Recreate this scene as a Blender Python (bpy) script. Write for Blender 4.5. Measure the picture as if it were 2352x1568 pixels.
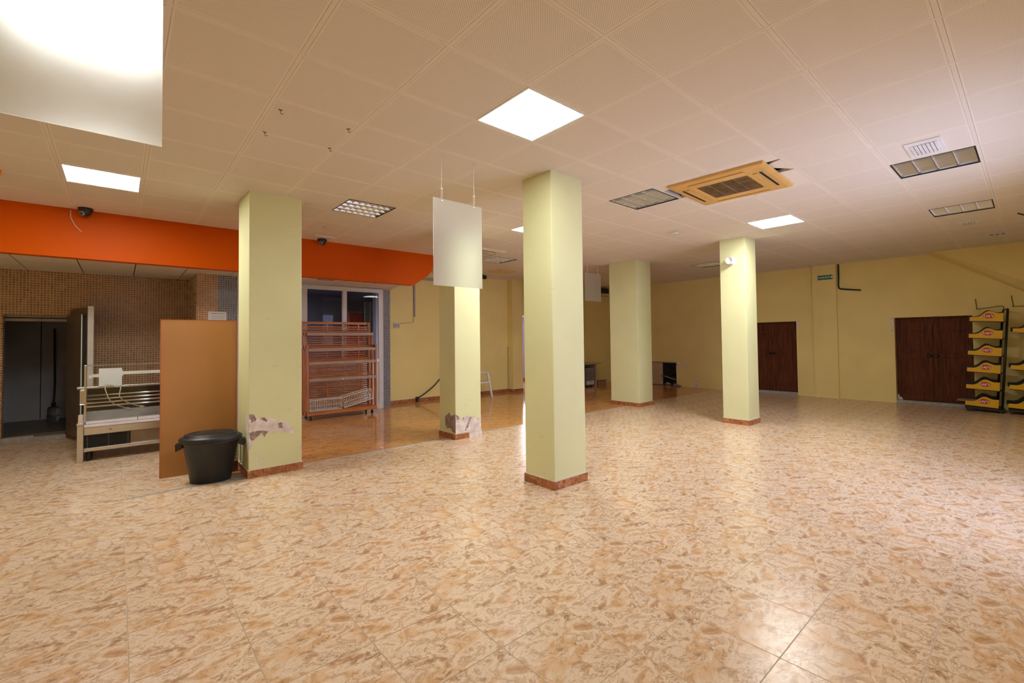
import bpy, math, random
from mathutils import Vector, Matrix
random.seed(11)
R = math.radians
scene = bpy.context.scene
COL = scene.collection
for o in list(bpy.data.objects):
    bpy.data.objects.remove(o, do_unlink=True)

# ------------------------------------------------------------------ camera
YAW, PIT, ROL, FPX = 0.8565, 0.0251, -0.0117, 1041.1
H = 3.06                                   # ceiling height
CAM = Vector((-1.9706, -2.0828, 1.434))
fw = Vector((math.cos(YAW) * math.cos(PIT), math.sin(YAW) * math.cos(PIT), math.sin(PIT)))
rt0 = Vector((math.sin(YAW), -math.cos(YAW), 0)); up0 = rt0.cross(fw)
rt = rt0 * math.cos(ROL) + up0 * math.sin(ROL)
up = -rt0 * math.sin(ROL) + up0 * math.cos(ROL)
cd = bpy.data.cameras.new('camera')
cam = bpy.data.objects.new('camera', cd); COL.objects.link(cam)
cam.matrix_world = Matrix(((rt.x, up.x, -fw.x, CAM.x), (rt.y, up.y, -fw.y, CAM.y), (rt.z, up.z, -fw.z, CAM.z), (0, 0, 0, 1)))
cd.sensor_fit = 'HORIZONTAL'; cd.sensor_width = 36.0
cd.lens = FPX / 2352 * 36.0
cd.shift_y = -31.5 / 2352
cd.clip_start = 0.05; cd.clip_end = 100
scene.camera = cam

def img_area(x0, x1, y0, y1, z):
    """rough size of a horizontal rectangle as the camera sees it (0 when outside the view)"""
    pts = []
    for X in ((x0, y0, z), (x1, y0, z), (x1, y1, z), (x0, y1, z), ((x0 + x1) / 2, (y0 + y1) / 2, z)):
        d = Vector(X) - CAM; w = d.dot(fw)
        if w < 0.15: continue
        pts.append((1176 + FPX * d.dot(rt) / w, 752.5 - FPX * d.dot(up) / w))
    ins = [p for p in pts if -60 < p[0] < 2412 and -60 < p[1] < 1628]
    if not ins: return 0.0
    q = pts[:4]
    if len(q) < 4: return 1e6
    a = 0
    for i in range(4):
        a += q[i][0] * q[(i + 1) % 4][1] - q[(i + 1) % 4][0] * q[i][1]
    return abs(a) / 2

# ------------------------------------------------------------------ world, lights, exposure
LED = 27.0
LED_GAIN = {(0, 0): 0.82, (8, 0): 1.25, (-4, 6): 1.15, (4, 4): 1.25, (-4, 1): 0.2}      # each panel's own output
scene.view_settings.view_transform = 'Standard'
scene.view_settings.look = 'None'
scene.view_settings.gamma = 1.0
scene.view_settings.use_curve_mapping = False
scene.view_settings.exposure = 0.82
wd = bpy.data.worlds.new('world'); scene.world = wd; wd.use_nodes = True
wd.node_tree.nodes['Background'].inputs[0].default_value = (0.62, 0.72, 0.9, 1)
wd.node_tree.nodes['Background'].inputs[1].default_value = 0.5

def area_light(name, loc, rot, sx, sy, power, col, spread=180):
    l = bpy.data.lights.new(name, 'AREA'); l.shape = 'RECTANGLE'; l.size = sx; l.size_y = sy
    l.energy = power; l.color = col; l.spread = R(spread)
    o = bpy.data.objects.new(name, l); o.location = loc; o.rotation_euler = rot; COL.objects.link(o)
    return o
# daylight through the shop door behind and right of the camera, and in the room beyond the far doorway
area_light('daylight_shop_window', (3.4, -2.66, 1.35), (R(90), 0, 0), 2.55, 2.3, 36, (0.62, 0.68, 1.0), 150)
area_light('daylight_back_room', (8.2, 9.2, 1.6), (R(90), 0, R(90)), 1.4, 1.6, 38, (0.90, 0.88, 1.0))

area_light('added_fill_dark_room', (-0.45, 8.9, 2.45), (0, 0, 0), 0.4, 0.4, 60, (0.95, 0.92, 1.0))  # unseen fill light added to brighten the room behind the glass
# ------------------------------------------------------------------ materials
def nt(name):
    m = bpy.data.materials.new(name); m.use_nodes = True
    t = m.node_tree; b = t.nodes['Principled BSDF']
    return m, t, b
def N(t, kind, **kw):
    n = t.nodes.new(kind)
    for k, v in kw.items():
        if k.startswith('_'): setattr(n, k[1:], v)
        else: n.inputs[k.replace('__', ' ')].default_value = v
    return n
def ramp(t, fac, stops):
    n = t.nodes.new('ShaderNodeValToRGB')
    e = n.color_ramp.elements
    while len(e) < len(stops): e.new(0.5)
    for x, (p, c) in zip(e, stops):
        x.position = p; x.color = (*c, 1) if len(c) == 3 else c
    t.links.new(fac, n.inputs[0]); return n.outputs[0]
def mix(t, a, b, fac, mode='MIX'):
    n = t.nodes.new('ShaderNodeMix'); n.data_type = 'RGBA'; n.blend_type = mode
    for v, s in ((fac, 0), (a, 6), (b, 7)):
        if isinstance(v, (int, float)): n.inputs[s].default_value = v
        elif isinstance(v, tuple): n.inputs[s].default_value = (*v, 1)
        else: t.links.new(v, n.inputs[s])
    return n.outputs[2]
def math_n(t, op, a, b=None, c=None):
    n = t.nodes.new('ShaderNodeMath'); n.operation = op
    for i, v in enumerate((a, b, c)):
        if v is None: continue
        if isinstance(v, (int, float)): n.inputs[i].default_value = v
        else: t.links.new(v, n.inputs[i])
    return n.outputs[0]
def pmat(name, col, rough=0.5, metal=0.0, var=0.08, scale=6.0, bump=0.0, spec=0.5, bscale=None, coat=0.0, **kw):
    m, t, b = nt(name)
    tc = N(t, 'ShaderNodeTexCoord'); no = N(t, 'ShaderNodeTexNoise', Scale=scale, Detail=5.0)
    t.links.new(tc.outputs['Object'], no.inputs['Vector'])
    lo = tuple(max(0, c * (1 - var)) for c in col); hi = tuple(min(1, c * (1 + var)) for c in col)
    t.links.new(ramp(t, no.outputs[0], [(0.3, lo), (0.7, hi)]), b.inputs['Base Color'])
    b.inputs['Roughness'].default_value = rough; b.inputs['Metallic'].default_value = metal
    b.inputs['Specular IOR Level'].default_value = spec; b.inputs['Coat Weight'].default_value = coat
    for k, v in kw.items(): b.inputs[k.replace('__', ' ')].default_value = v
    if bump:
        n2 = N(t, 'ShaderNodeTexNoise', Scale=bscale or scale * 8, Detail=4.0)
        t.links.new(tc.outputs['Object'], n2.inputs['Vector'])
        bp = N(t, 'ShaderNodeBump', Strength=bump, Distance=0.01)
        t.links.new(n2.outputs[0], bp.inputs['Height']); t.links.new(bp.outputs[0], b.inputs['Normal'])
    return m

def wall_paint(name, col, scuff, spec=0.4):
    m, t, b = nt(name)
    tc = N(t, 'ShaderNodeTexCoord')
    n1 = N(t, 'ShaderNodeTexNoise', Scale=1.3, Detail=4.0); t.links.new(tc.outputs['Object'], n1.inputs[0])
    c1 = ramp(t, n1.outputs[0], [(0.3, tuple(c * 0.95 for c in col)), (0.7, tuple(min(1, c * 1.04) for c in col))])
    mp = N(t, 'ShaderNodeMapping'); mp.inputs['Scale'].default_value = (7, 7, 26)
    t.links.new(tc.outputs['Object'], mp.inputs[0])
    n2 = N(t, 'ShaderNodeTexNoise', Scale=1.0, Detail=3.0); t.links.new(mp.outputs[0], n2.inputs[0])
    f = ramp(t, n2.outputs[0], [(0.70, (0, 0, 0)), (0.78, (scuff,) * 3)])
    t.links.new(mix(t, c1, tuple(c * k for c, k in zip(col, (0.72, 0.66, 0.5))), f), b.inputs['Base Color'])
    b.inputs['Roughness'].default_value = 0.48; b.inputs['Specular IOR Level'].default_value = spec
    n3 = N(t, 'ShaderNodeTexNoise', Scale=9.0, Detail=5.0); t.links.new(tc.outputs['Object'], n3.inputs[0])
    bp = N(t, 'ShaderNodeBump', Strength=0.12, Distance=0.02); t.links.new(n3.outputs[0], bp.inputs['Height'])
    t.links.new(bp.outputs[0], b.inputs['Normal'])
    return m

def floor_tile_mat(name, cream, tan, brown, blob, vein, rough, bump, sc, cover):
    """printed stone tile: four prints repeated over the floor (tile UVs), small tone shift per tile"""
    m, t, b = nt(name)
    uv = N(t, 'ShaderNodeUVMap', _uv_map='UVMap'); oi = N(t, 'ShaderNodeObjectInfo')
    k = math_n(t, 'MULTIPLY', math_n(t, 'FLOOR', math_n(t, 'MULTIPLY', oi.outputs['Random'], 3.999)), 5.37)
    cmb = N(t, 'ShaderNodeCombineXYZ'); t.links.new(k, cmb.inputs[2])
    va = N(t, 'ShaderNodeVectorMath', _operation='ADD'); t.links.new(uv.outputs[0], va.inputs[0]); t.links.new(cmb.outputs[0], va.inputs[1])
    mp = N(t, 'ShaderNodeMapping'); mp.inputs['Scale'].default_value = (1.0, 1.35, 1); mp.inputs['Rotation'].default_value = (0, 0, R(14)); t.links.new(va.outputs[0], mp.inputs[0])
    def noise(scale, det, ro, dist, off):
        q = N(t, 'ShaderNodeMapping'); q.inputs['Location'].default_value = (off, off * 0.7, off * 1.3); t.links.new(mp.outputs[0], q.inputs[0])
        n = N(t, 'ShaderNodeTexNoise', Scale=scale, Detail=det, Roughness=ro, Distortion=dist); t.links.new(q.outputs[0], n.inputs[0]); return n.outputs[0]
    nA = noise(sc * 0.78, 10, 0.62, 0.55, 0.0); nB = noise(sc * 2.0, 10, 0.70, 0.5, 4.1); nC = noise(sc * 0.5, 3, 0.5, 0.2, 8.3); nD = noise(sc * 1.5, 9, 0.62, 0.6, 12.7); nE = noise(sc * 9, 6, 0.7, 0.0, 2.2)
    lt = tuple(min(1, q * 1.08) for q in cream); mid = tuple((p * 0.45 + q * 0.55) for p, q in zip(cream, tan)); dk = tuple((p * 0.5 + q * 0.5) for p, q in zip(tan, brown))
    c = ramp(t, nA, [(0.33, dk), (0.385, tan), (0.425, mid), (0.44, cream), (0.50, lt), (0.535, cream), (0.55, mid), (0.59, tan), (0.605, cream), (0.68, lt)])
    c = mix(t, c, blob, ramp(t, nC, [(0.56, (0, 0, 0)), (0.62, (0.45,) * 3)]))
    clump = math_n(t, 'MULTIPLY', ramp(t, nB, [(cover, (0, 0, 0)), (cover + 0.055, (1, 1, 1))]), ramp(t, noise(sc * 0.45, 2, 0.5, 0, 6.6), [(0.44, (0.06,) * 3), (0.58, (0.75,) * 3)]))
    c = mix(t, c, brown, clump)
    rd = math_n(t, 'ABSOLUTE', math_n(t, 'SUBTRACT', nD, 0.5))
    vv = math_n(t, 'MULTIPLY', ramp(t, rd, [(0.0, (0.75,) * 3), (0.016, (0, 0, 0))]), ramp(t, nC, [(0.42, (0.9,) * 3), (0.55, (0.12,) * 3)]))
    c = mix(t, c, vein, vv)
    c = mix(t, c, ramp(t, nE, [(0.35, (0.86, 0.84, 0.82)), (0.65, (1.0, 1.0, 1.0))]), 1.0, 'MULTIPLY')
    c = mix(t, c, ramp(t, oi.outputs['Random'], [(0, (0.94, 0.93, 0.92)), (1, (1.0, 1.0, 1.0))]), 1.0, 'MULTIPLY')
    t.links.new(c, b.inputs['Base Color'])
    t.links.new(ramp(t, nE, [(0.3, (rough * 0.75,) * 3), (0.7, (rough * 1.3,) * 3)]), b.inputs['Roughness'])
    b.inputs['Specular IOR Level'].default_value = 0.36
    bp = N(t, 'ShaderNodeBump', Strength=bump, Distance=0.003); t.links.new(nB, bp.inputs['Height']); t.links.new(bp.outputs[0], b.inputs['Normal'])
    return m

def mosaic_mat(name, c1, c2, grout, pitch):
    m, t, b = nt(name)
    uv = N(t, 'ShaderNodeUVMap', _uv_map='UVMap')
    br = N(t, 'ShaderNodeTexBrick', _offset=0.0, _squash=1.0)
    br.inputs['Color1'].default_value = (*c1, 1); br.inputs['Color2'].default_value = (*c2, 1); br.inputs['Mortar'].default_value = (*grout, 1)
    br.inputs['Scale'].default_value = 1.0; br.inputs['Mortar Size'].default_value = pitch * 0.13; br.inputs['Mortar Smooth'].default_value = 0.1
    br.inputs['Bias'].default_value = 0.0; br.inputs['Brick Width'].default_value = pitch; br.inputs['Row Height'].default_value = pitch
    t.links.new(uv.outputs[0], br.inputs['Vector'])
    no = N(t, 'ShaderNodeTexNoise', Scale=3.0, Detail=3.0); t.links.new(uv.outputs[0], no.inputs[0])
    t.links.new(mix(t, br.outputs[0], ramp(t, no.outputs[0], [(0.3, (0.85,) * 3), (0.7, (1,) * 3)]), 1.0, 'MULTIPLY'), b.inputs['Base Color'])
    t.links.new(ramp(t, br.outputs['Fac'], [(0, (0.22,) * 3), (1, (0.8,) * 3)]), b.inputs['Roughness'])
    bp = N(t, 'ShaderNodeBump', Strength=0.5, Distance=0.003); bp.invert = True
    t.links.new(br.outputs['Fac'], bp.inputs['Height']); t.links.new(bp.outputs[0], b.inputs['Normal'])
    return m

def perforated_mat(name, col, n):
    m, t, b = nt(name)
    uv = N(t, 'ShaderNodeUVMap', _uv_map='UVMap')
    mp = N(t, 'ShaderNodeMapping'); mp.inputs['Scale'].default_value = (n, n, 1); mp.inputs['Rotation'].default_value = (0, 0, R(45)); t.links.new(uv.outputs[0], mp.inputs[0])
    fr = N(t, 'ShaderNodeVectorMath', _operation='FRACTION'); t.links.new(mp.outputs[0], fr.inputs[0])
    sb = N(t, 'ShaderNodeVectorMath', _operation='SUBTRACT'); sb.inputs[1].default_value = (0.5, 0.5, 0); t.links.new(fr.outputs[0], sb.inputs[0])
    ln = N(t, 'ShaderNodeVectorMath', _operation='LENGTH'); t.links.new(sb.outputs[0], ln.inputs[0])
    hole = math_n(t, 'LESS_THAN', ln.outputs['Value'], 0.30)
    # plain margin round the edge of the tile
    s2 = N(t, 'ShaderNodeVectorMath', _operation='SUBTRACT'); s2.inputs[1].default_value = (0.5, 0.5, 0); t.links.new(uv.outputs[0], s2.inputs[0])
    ab = N(t, 'ShaderNodeVectorMath', _operation='ABSOLUTE'); t.links.new(s2.outputs[0], ab.inputs[0])
    sx = N(t, 'ShaderNodeSeparateXYZ'); t.links.new(ab.outputs[0], sx.inputs[0])
    inside = math_n(t, 'LESS_THAN', math_n(t, 'MAXIMUM', sx.outputs[0], sx.outputs[1]), 0.5 - 0.02)
    f = math_n(t, 'MULTIPLY', hole, inside)
    oi = N(t, 'ShaderNodeObjectInfo')
    c0 = mix(t, col, ramp(t, oi.outputs['Random'], [(0, (0.97, 0.965, 0.96)), (1, (1, 1, 1))]), 1.0, 'MULTIPLY')
    t.links.new(mix(t, c0, tuple(c * 0.67 for c in col), f), b.inputs['Base Color'])
    b.inputs['Roughness'].default_value = 0.75; b.inputs['Specular IOR Level'].default_value = 0.2
    return m

def wood_mat(name, c1, c2, axis, rough=0.4, sc=1.0, spec=0.5):
    m, t, b = nt(name)
    tc = N(t, 'ShaderNodeTexCoord'); mp = N(t, 'ShaderNodeMapping')
    s = [14 * sc] * 3; s[axis] = 1.2 * sc; mp.inputs['Scale'].default_value = s; t.links.new(tc.outputs['Object'], mp.inputs[0])
    no = N(t, 'ShaderNodeTexNoise', Scale=2.0, Detail=6.0, Distortion=0.8); t.links.new(mp.outputs[0], no.inputs[0])
    t.links.new(ramp(t, no.outputs[0], [(0.3, c1), (0.68, c2)]), b.inputs['Base Color'])
    b.inputs['Roughness'].default_value = rough; b.inputs['Specular IOR Level'].default_value = spec
    bp = N(t, 'ShaderNodeBump', Strength=0.15, Distance=0.003); t.links.new(no.outputs[0], bp.inputs['Height']); t.links.new(bp.outputs[0], b.inputs['Normal'])
    return m

def marble_mat(name):
    m, t, b = nt(name)
    tc = N(t, 'ShaderNodeTexCoord'); oi = N(t, 'ShaderNodeObjectInfo')
    ad = N(t, 'ShaderNodeVectorMath', _operation='MULTIPLY_ADD'); ad.inputs[1].default_value = (1, 1, 1)
    t.links.new(tc.outputs['Object'], ad.inputs[0])
    cmb = N(t, 'ShaderNodeCombineXYZ'); k = math_n(t, 'MULTIPLY', oi.outputs['Random'], 40.0)
    t.links.new(k, cmb.inputs[0]); t.links.new(k, cmb.inputs[1]); t.links.new(cmb.outputs[0], ad.inputs[2])
    no = N(t, 'ShaderNodeTexNoise', Scale=16.0, Detail=6.0, Distortion=1.2); t.links.new(ad.outputs[0], no.inputs[0])
    t.links.new(ramp(t, no.outputs[0], [(0.3, (0.15, 0.07, 0.04)), (0.46, (0.36, 0.12, 0.04)), (0.6, (0.52, 0.19, 0.06)), (0.74, (0.56, 0.36, 0.22))]), b.inputs['Base Color'])
    b.inputs['Roughness'].default_value = 0.3
    return m

def frosted_mat(name):
    m, t, b = nt(name)
    out = t.nodes['Material Output']
    b.inputs['Base Color'].default_value = (0.93, 0.95, 0.94, 1); b.inputs['Roughness'].default_value = 0.33
    b.inputs['Transmission Weight'].default_value = 1.0; b.inputs['IOR'].default_value = 1.3
    tc = N(t, 'ShaderNodeTexCoord'); no = N(t, 'ShaderNodeTexNoise', Scale=3.0, Detail=3.0); t.links.new(tc.outputs['Object'], no.inputs[0])
    df = N(t, 'ShaderNodeBsdfTranslucent'); di = N(t, 'ShaderNodeBsdfDiffuse')
    cr = ramp(t, no.outputs[0], [(0.3, (0.86, 0.88, 0.87)), (0.7, (0.93, 0.94, 0.93))])
    t.links.new(cr, df.inputs[0]); t.links.new(cr, di.inputs[0])
    m1 = N(t, 'ShaderNodeMixShader'); m1.inputs[0].default_value = 0.5; t.links.new(df.outputs[0], m1.inputs[1]); t.links.new(di.outputs[0], m1.inputs[2])
    m2 = N(t, 'ShaderNodeMixShader'); m2.inputs[0].default_value = 0.16; t.links.new(b.outputs[0], m2.inputs[1]); t.links.new(m1.outputs[0], m2.inputs[2])
    t.links.new(m2.outputs[0], out.inputs['Surface'])
    return m

def glass_mat(name, col=(1, 1, 1), rough=0.0, ior=1.45):
    m, t, b = nt(name)
    tc = N(t, 'ShaderNodeTexCoord'); no = N(t, 'ShaderNodeTexNoise', Scale=2.0, Detail=2.0); t.links.new(tc.outputs['Object'], no.inputs[0])
    t.links.new(ramp(t, no.outputs[0], [(0.2, tuple(c * 0.97 for c in col)), (0.8, col)]), b.inputs['Base Color'])
    b.inputs['Roughness'].default_value = rough; b.inputs['Transmission Weight'].default_value = 1.0; b.inputs['IOR'].default_value = ior
    return m

def emit_mat(name, col, s):
    m, t, b = nt(name)
    tc = N(t, 'ShaderNodeTexCoord'); no = N(t, 'ShaderNodeTexNoise', Scale=2.0); t.links.new(tc.outputs['Object'], no.inputs[0])
    t.links.new(ramp(t, no.outputs[0], [(0, tuple(c * 0.99 for c in col)), (1, col)]), b.inputs['Emission Color'])
    b.inputs['Base Color'].default_value = (0.9, 0.9, 0.9, 1); b.inputs['Emission Strength'].default_value = s
    return m

YEL = (0.86, 0.70, 0.29)
M = dict(
    paint=wall_paint('yellow_paint_bounce_lit', YEL, 0.25), paint_lamp_lit=wall_paint('yellow_paint_lamp_lit', (0.745, 0.735, 0.425), 0.5),  # one yellow paint: walls tinted for warm bounce, pillars for direct lamp light
    orange=wall_paint('orange_paint', (0.62, 0.088, 0.0), 0.1, 0.08),
    tile=floor_tile_mat('cream_floor_tile', (0.86, 0.68, 0.52), (0.68, 0.44, 0.275), (0.38, 0.19, 0.09), (0.76, 0.42, 0.17), (0.28, 0.13, 0.06), 0.21, 0.25, 4.2, 0.545),
    brown=floor_tile_mat('brown_floor_tile', (0.80, 0.40, 0.135), (0.66, 0.29, 0.09), (0.44, 0.16, 0.045), (0.5, 0.22, 0.07), (0.22, 0.085, 0.03), 0.09, 0.06, 2.6, 0.56),
    grout=pmat('grout', (0.60, 0.50, 0.40), 0.9), ceil=perforated_mat('perforated_ceiling', (0.86, 0.765, 0.67), 52),
    ceilplain=pmat('plain_ceiling', (0.83, 0.74, 0.645), 0.8, var=0.02), runner=pmat('runner_white', (0.82, 0.73, 0.635), 0.6, var=0.02),
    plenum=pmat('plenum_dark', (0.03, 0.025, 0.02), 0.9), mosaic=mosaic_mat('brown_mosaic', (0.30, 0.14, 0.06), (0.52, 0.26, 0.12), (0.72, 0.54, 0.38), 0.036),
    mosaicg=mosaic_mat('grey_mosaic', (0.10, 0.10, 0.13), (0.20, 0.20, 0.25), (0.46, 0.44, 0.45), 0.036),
    skirt=marble_mat('brown_marble'), caulk=pmat('caulk', (0.72, 0.66, 0.56), 0.8), plaster=pmat('bare_plaster', (0.78, 0.68, 0.64), 0.95, var=0.2, scale=14, bump=0.6),
    brickspot=pmat('bare_brick', (0.36, 0.26, 0.22), 0.95, var=0.4, scale=30, bump=0.6), cement=pmat('cement', (0.34, 0.31, 0.27), 0.95, var=0.3, scale=22, bump=0.4),
    white=pmat('white_enamel', (0.82, 0.81, 0.80), 0.4, var=0.03), alu=pmat('white_aluminium', (0.70, 0.66, 0.68), 0.4, var=0.04),
    steel=pmat('stainless', (0.66, 0.66, 0.68), 0.26, 1.0, var=0.06), steeld=pmat('stainless_dark', (0.30, 0.25, 0.20), 0.35, 1.0, var=0.1), chrome=pmat('chrome', (0.86, 0.87, 0.92), 0.16, 1.0, var=0.02),
    mirror=pmat('louvre_mirror', (0.88, 0.89, 0.92), 0.3, 1.0, var=0.02), black=pmat('black_plastic', (0.016, 0.015, 0.015), 0.42, var=0.2, bump=0.1), blackm=pmat('black_metal', (0.012, 0.012, 0.011), 0.4, var=0.2),
    rubber=pmat('black_rubber', (0.02, 0.02, 0.018), 0.7), darkhole=pmat('dark_interior', (0.012, 0.01, 0.009), 0.9),
    frost=frosted_mat('frosted_acrylic'), milky=pmat('milky_acrylic', (0.80, 0.83, 0.83), 0.35, var=0.05, scale=4), glass=glass_mat('clear_glass'), gglass=glass_mat('smoked_glass', (0.80, 0.82, 0.88), 0.0, 1.2), bottle=glass_mat('bottle_plastic', (0.80, 0.86, 0.88), 0.05),
    wood=wood_mat('rack_wood', (0.36, 0.10, 0.022), (0.58, 0.20, 0.045), 0, 0.4), woodz=wood_mat('rack_wood_upright', (0.36, 0.10, 0.022), (0.58, 0.20, 0.045), 2, 0.4),
    door=wood_mat('dark_door_wood', (0.060, 0.016, 0.006), (0.155, 0.042, 0.014), 2, 0.6, 1.0, 0.2), board=pmat('brown_hardboard', (0.50, 0.235, 0.08), 0.5, var=0.07, scale=2), redge=pmat('red_edge', (0.60, 0.085, 0.02), 0.5),
    acbeige=pmat('aged_plastic', (0.70, 0.41, 0.125), 0.45, var=0.06), acgrille=pmat('grimy_grille', (0.27, 0.17, 0.085), 0.7, var=0.3, scale=12),
    yboard=pmat('yellow_board', (0.80, 0.46, 0.006), 0.4, var=0.04), red=pmat('badge_red', (0.55, 0.05, 0.04), 0.5), redc=pmat('red_curtain', (0.75, 0.06, 0.09), 0.8, var=0.3, scale=20),
    lettering=pmat('white_lettering', (0.85, 0.85, 0.83), 0.5, var=0.02), green=pmat('sign_green', (0.01, 0.14, 0.055), 0.4), paper=pmat('paper', (0.80, 0.77, 0.78), 0.8, var=0.03), ink=pmat('grey_print', (0.25, 0.25, 0.28), 0.8),
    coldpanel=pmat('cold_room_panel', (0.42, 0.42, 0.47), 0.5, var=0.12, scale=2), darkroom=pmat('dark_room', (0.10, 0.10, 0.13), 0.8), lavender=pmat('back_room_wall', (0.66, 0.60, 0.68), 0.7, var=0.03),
    cable=pmat('pale_cable', (0.62, 0.60, 0.50), 0.5), conduit=pmat('grey_conduit', (0.42, 0.36, 0.33), 0.6), desk=pmat('desk_laminate', (0.55, 0.40, 0.27), 0.5), greyunit=pmat('grey_unit', (0.24, 0.24, 0.27), 0.5, var=0.1),
    stone=pmat('threshold_stone', (0.42, 0.39, 0.37), 0.9, var=0.2, scale=18, bump=0.3), cardboard=pmat('cardboard', (0.42, 0.26, 0.13), 0.85), greybag=pmat('grey_bag', (0.36, 0.36, 0.40), 0.4, var=0.4, scale=30),
    hook=pmat('dark_brass', (0.10, 0.045, 0.015), 0.5, 0.6), rust=pmat('red_rag', (0.24, 0.08, 0.06), 0.9, var=0.4, scale=16), dust=pmat('grey_rag', (0.40, 0.36, 0.33), 0.9, var=0.3, scale=16),
    strip=pmat('price_strip', (0.38, 0.29, 0.29), 0.5), vent=pmat('vent_white', (0.78, 0.74, 0.72), 0.5), cream=pmat('cream_plate', (0.70, 0.62, 0.48), 0.5), stringw=pmat('hanging_cord', (0.70, 0.66, 0.60), 0.6), deck=pmat('counter_deck', (0.34, 0.36, 0.38), 0.35, 0.8), lav=pmat('lilac_white_rail', (0.74, 0.70, 0.76), 0.35), shade=pmat('grey_strip', (0.24, 0.22, 0.22), 0.7), leafd=pmat('door_leaf_grey', (0.16, 0.125, 0.10), 0.4, 0.3, var=0.1))

# ------------------------------------------------------------------ mesh helpers
class MB:
    def __init__(s): s.v = []; s.f = []; s.m = []; s.uv = {}
    def add(s, pts, faces, mi=0, uvs=None):
        k = len(s.v); s.v += [tuple(p) for p in pts]
        for i, f in enumerate(faces):
            if uvs: s.uv[len(s.f)] = uvs[i]
            s.f.append(tuple(k + a for a in f)); s.m.append(mi)
        return s
    def box(s, x0, x1, y0, y1, z0, z1, mi=0):
        return s.hexa([(x0, y0, z0), (x1, y0, z0), (x1, y1, z0), (x0, y1, z0), (x0, y0, z1), (x1, y0, z1), (x1, y1, z1), (x0, y1, z1)], mi)
    def hexa(s, p, mi=0):
        return s.add(p, [(3, 2, 1, 0), (4, 5, 6, 7), (0, 1, 5, 4), (1, 2, 6, 5), (2, 3, 7, 6), (3, 0, 4, 7)], mi)
    def prism(s, poly, axis, a, b, mi=0):
        """2-D polygon extruded along axis ('x': poly=(y,z), 'y': poly=(x,z), 'z': poly=(x,y))"""
        def P(u, v, w): return {'x': (w, u, v), 'y': (u, w, v), 'z': (u, v, w)}[axis]
        n = len(poly); pts = [P(u, v, a) for u, v in poly] + [P(u, v, b) for u, v in poly]
        ar = sum(poly[i][0] * poly[(i + 1) % n][1] - poly[(i + 1) % n][0] * poly[i][1] for i in range(n))
        fl = (ar < 0) != (axis == 'y')
        if b < a: fl = not fl
        lo = tuple(range(n)); hi = tuple(range(n, 2 * n))
        faces = [lo[::-1], hi] + [(i, (i + 1) % n, n + (i + 1) % n, n + i) for i in range(n)]
        if fl: faces = [f[::-1] for f in faces]
        return s.add(pts, faces, mi)
    def tube(s, path, r, n=8, mi=0):
        path = [Vector(p) for p in path]; rings = []
        ref = None
        for i, p in enumerate(path):
            d = (path[min(i + 1, len(path) - 1)] - path[max(i - 1, 0)]).normalized()
            if ref is None: ref = Vector((0, 0, 1)) if abs(d.z) < 0.9 else Vector((1, 0, 0))
            u = (ref - d * ref.dot(d)).normalized(); ref = u; w = d.cross(u)
            rr = r[i] if isinstance(r, (list, tuple)) else r
            rings.append([p + u * rr * math.cos(2 * math.pi * k / n) + w * rr * math.sin(2 * math.pi * k / n) for k in range(n)])
        pts = [q for g in rings for q in g]; fc = []
        for i in range(len(path) - 1):
            for k in range(n):
                a = i * n + k; b = i * n + (k + 1) % n
                fc.append((a, b, b + n, a + n))
        fc.append(tuple(range(n))[::-1]); fc.append(tuple((len(path) - 1) * n + k for k in range(n)))
        return s.add(pts, fc, mi)
    def lathe(s, prof, n=32, sx=1.0, sy=1.0, c=(0, 0, 0), rot=None, mi=0):
        pts = []
        for r, z in prof:
            for k in range(n):
                a = 2 * math.pi * k / n; p = Vector((r * sx * math.cos(a), r * sy * math.sin(a), z))
                if rot is not None: p = rot @ p
                pts.append(p + Vector(c))
        fc = []
        for i in range(len(prof) - 1):
            for k in range(n):
                a = i * n + k; b = i * n + (k + 1) % n; fc.append((a, b, b + n, a + n))
        fc.append(tuple(range(n))[::-1]); fc.append(tuple((len(prof) - 1) * n + k for k in range(n)))
        return s.add(pts, fc, mi)
    def mesh(s, name, mats):
        me = bpy.data.meshes.new(name); me.from_pydata(s.v, [], s.f)
        mats = mats if isinstance(mats, (list, tuple)) else [mats]
        for x in mats: me.materials.append(x)
        ul = me.uv_layers.new(name='UVMap')
        for p in me.polygons:
            p.material_index = s.m[p.index]
            cu = s.uv.get(p.index)
            nx, ny, nz = (abs(a) for a in p.normal)
            for j, li in enumerate(p.loop_indices):
                if cu: ul.data[li].uv = cu[j]; continue
                c = me.vertices[me.loops[li].vertex_index].co
                ul.data[li].uv = (c.y, c.z) if nx >= ny and nx >= nz else ((c.x, c.z) if ny >= nz else (c.x, c.y))
        me.update(); return me
    def build(s, name, mats, parent=None, smooth=False, bevel=0.0, kind=None, label=None):
        return link(name, s.mesh(name, mats), parent, smooth, bevel, kind, label)
def link(name, me, parent=None, smooth=False, bevel=0.0, kind=None, label=None, loc=None, rot=None):
    if smooth:
        for p in me.polygons: p.use_smooth = len(p.vertices) == 4
    o = bpy.data.objects.new(name, me); COL.objects.link(o)
    if parent is not None: o.parent = parent
    if loc is not None: o.location = loc
    if rot is not None: o.rotation_euler = rot
    if bevel:
        b = o.modifiers.new('bevel', 'BEVEL'); b.width = bevel; b.segments = 2; b.limit_method = 'ANGLE'; b.angle_limit = R(40)
    if kind: o['kind'] = kind
    if label: o['label'] = label
    return o
def tag(o, label, cat, group=None, kind=None):
    o['label'] = label; o['category'] = cat
    if group: o['group'] = group
    if kind: o['kind'] = kind
    return o
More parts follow.
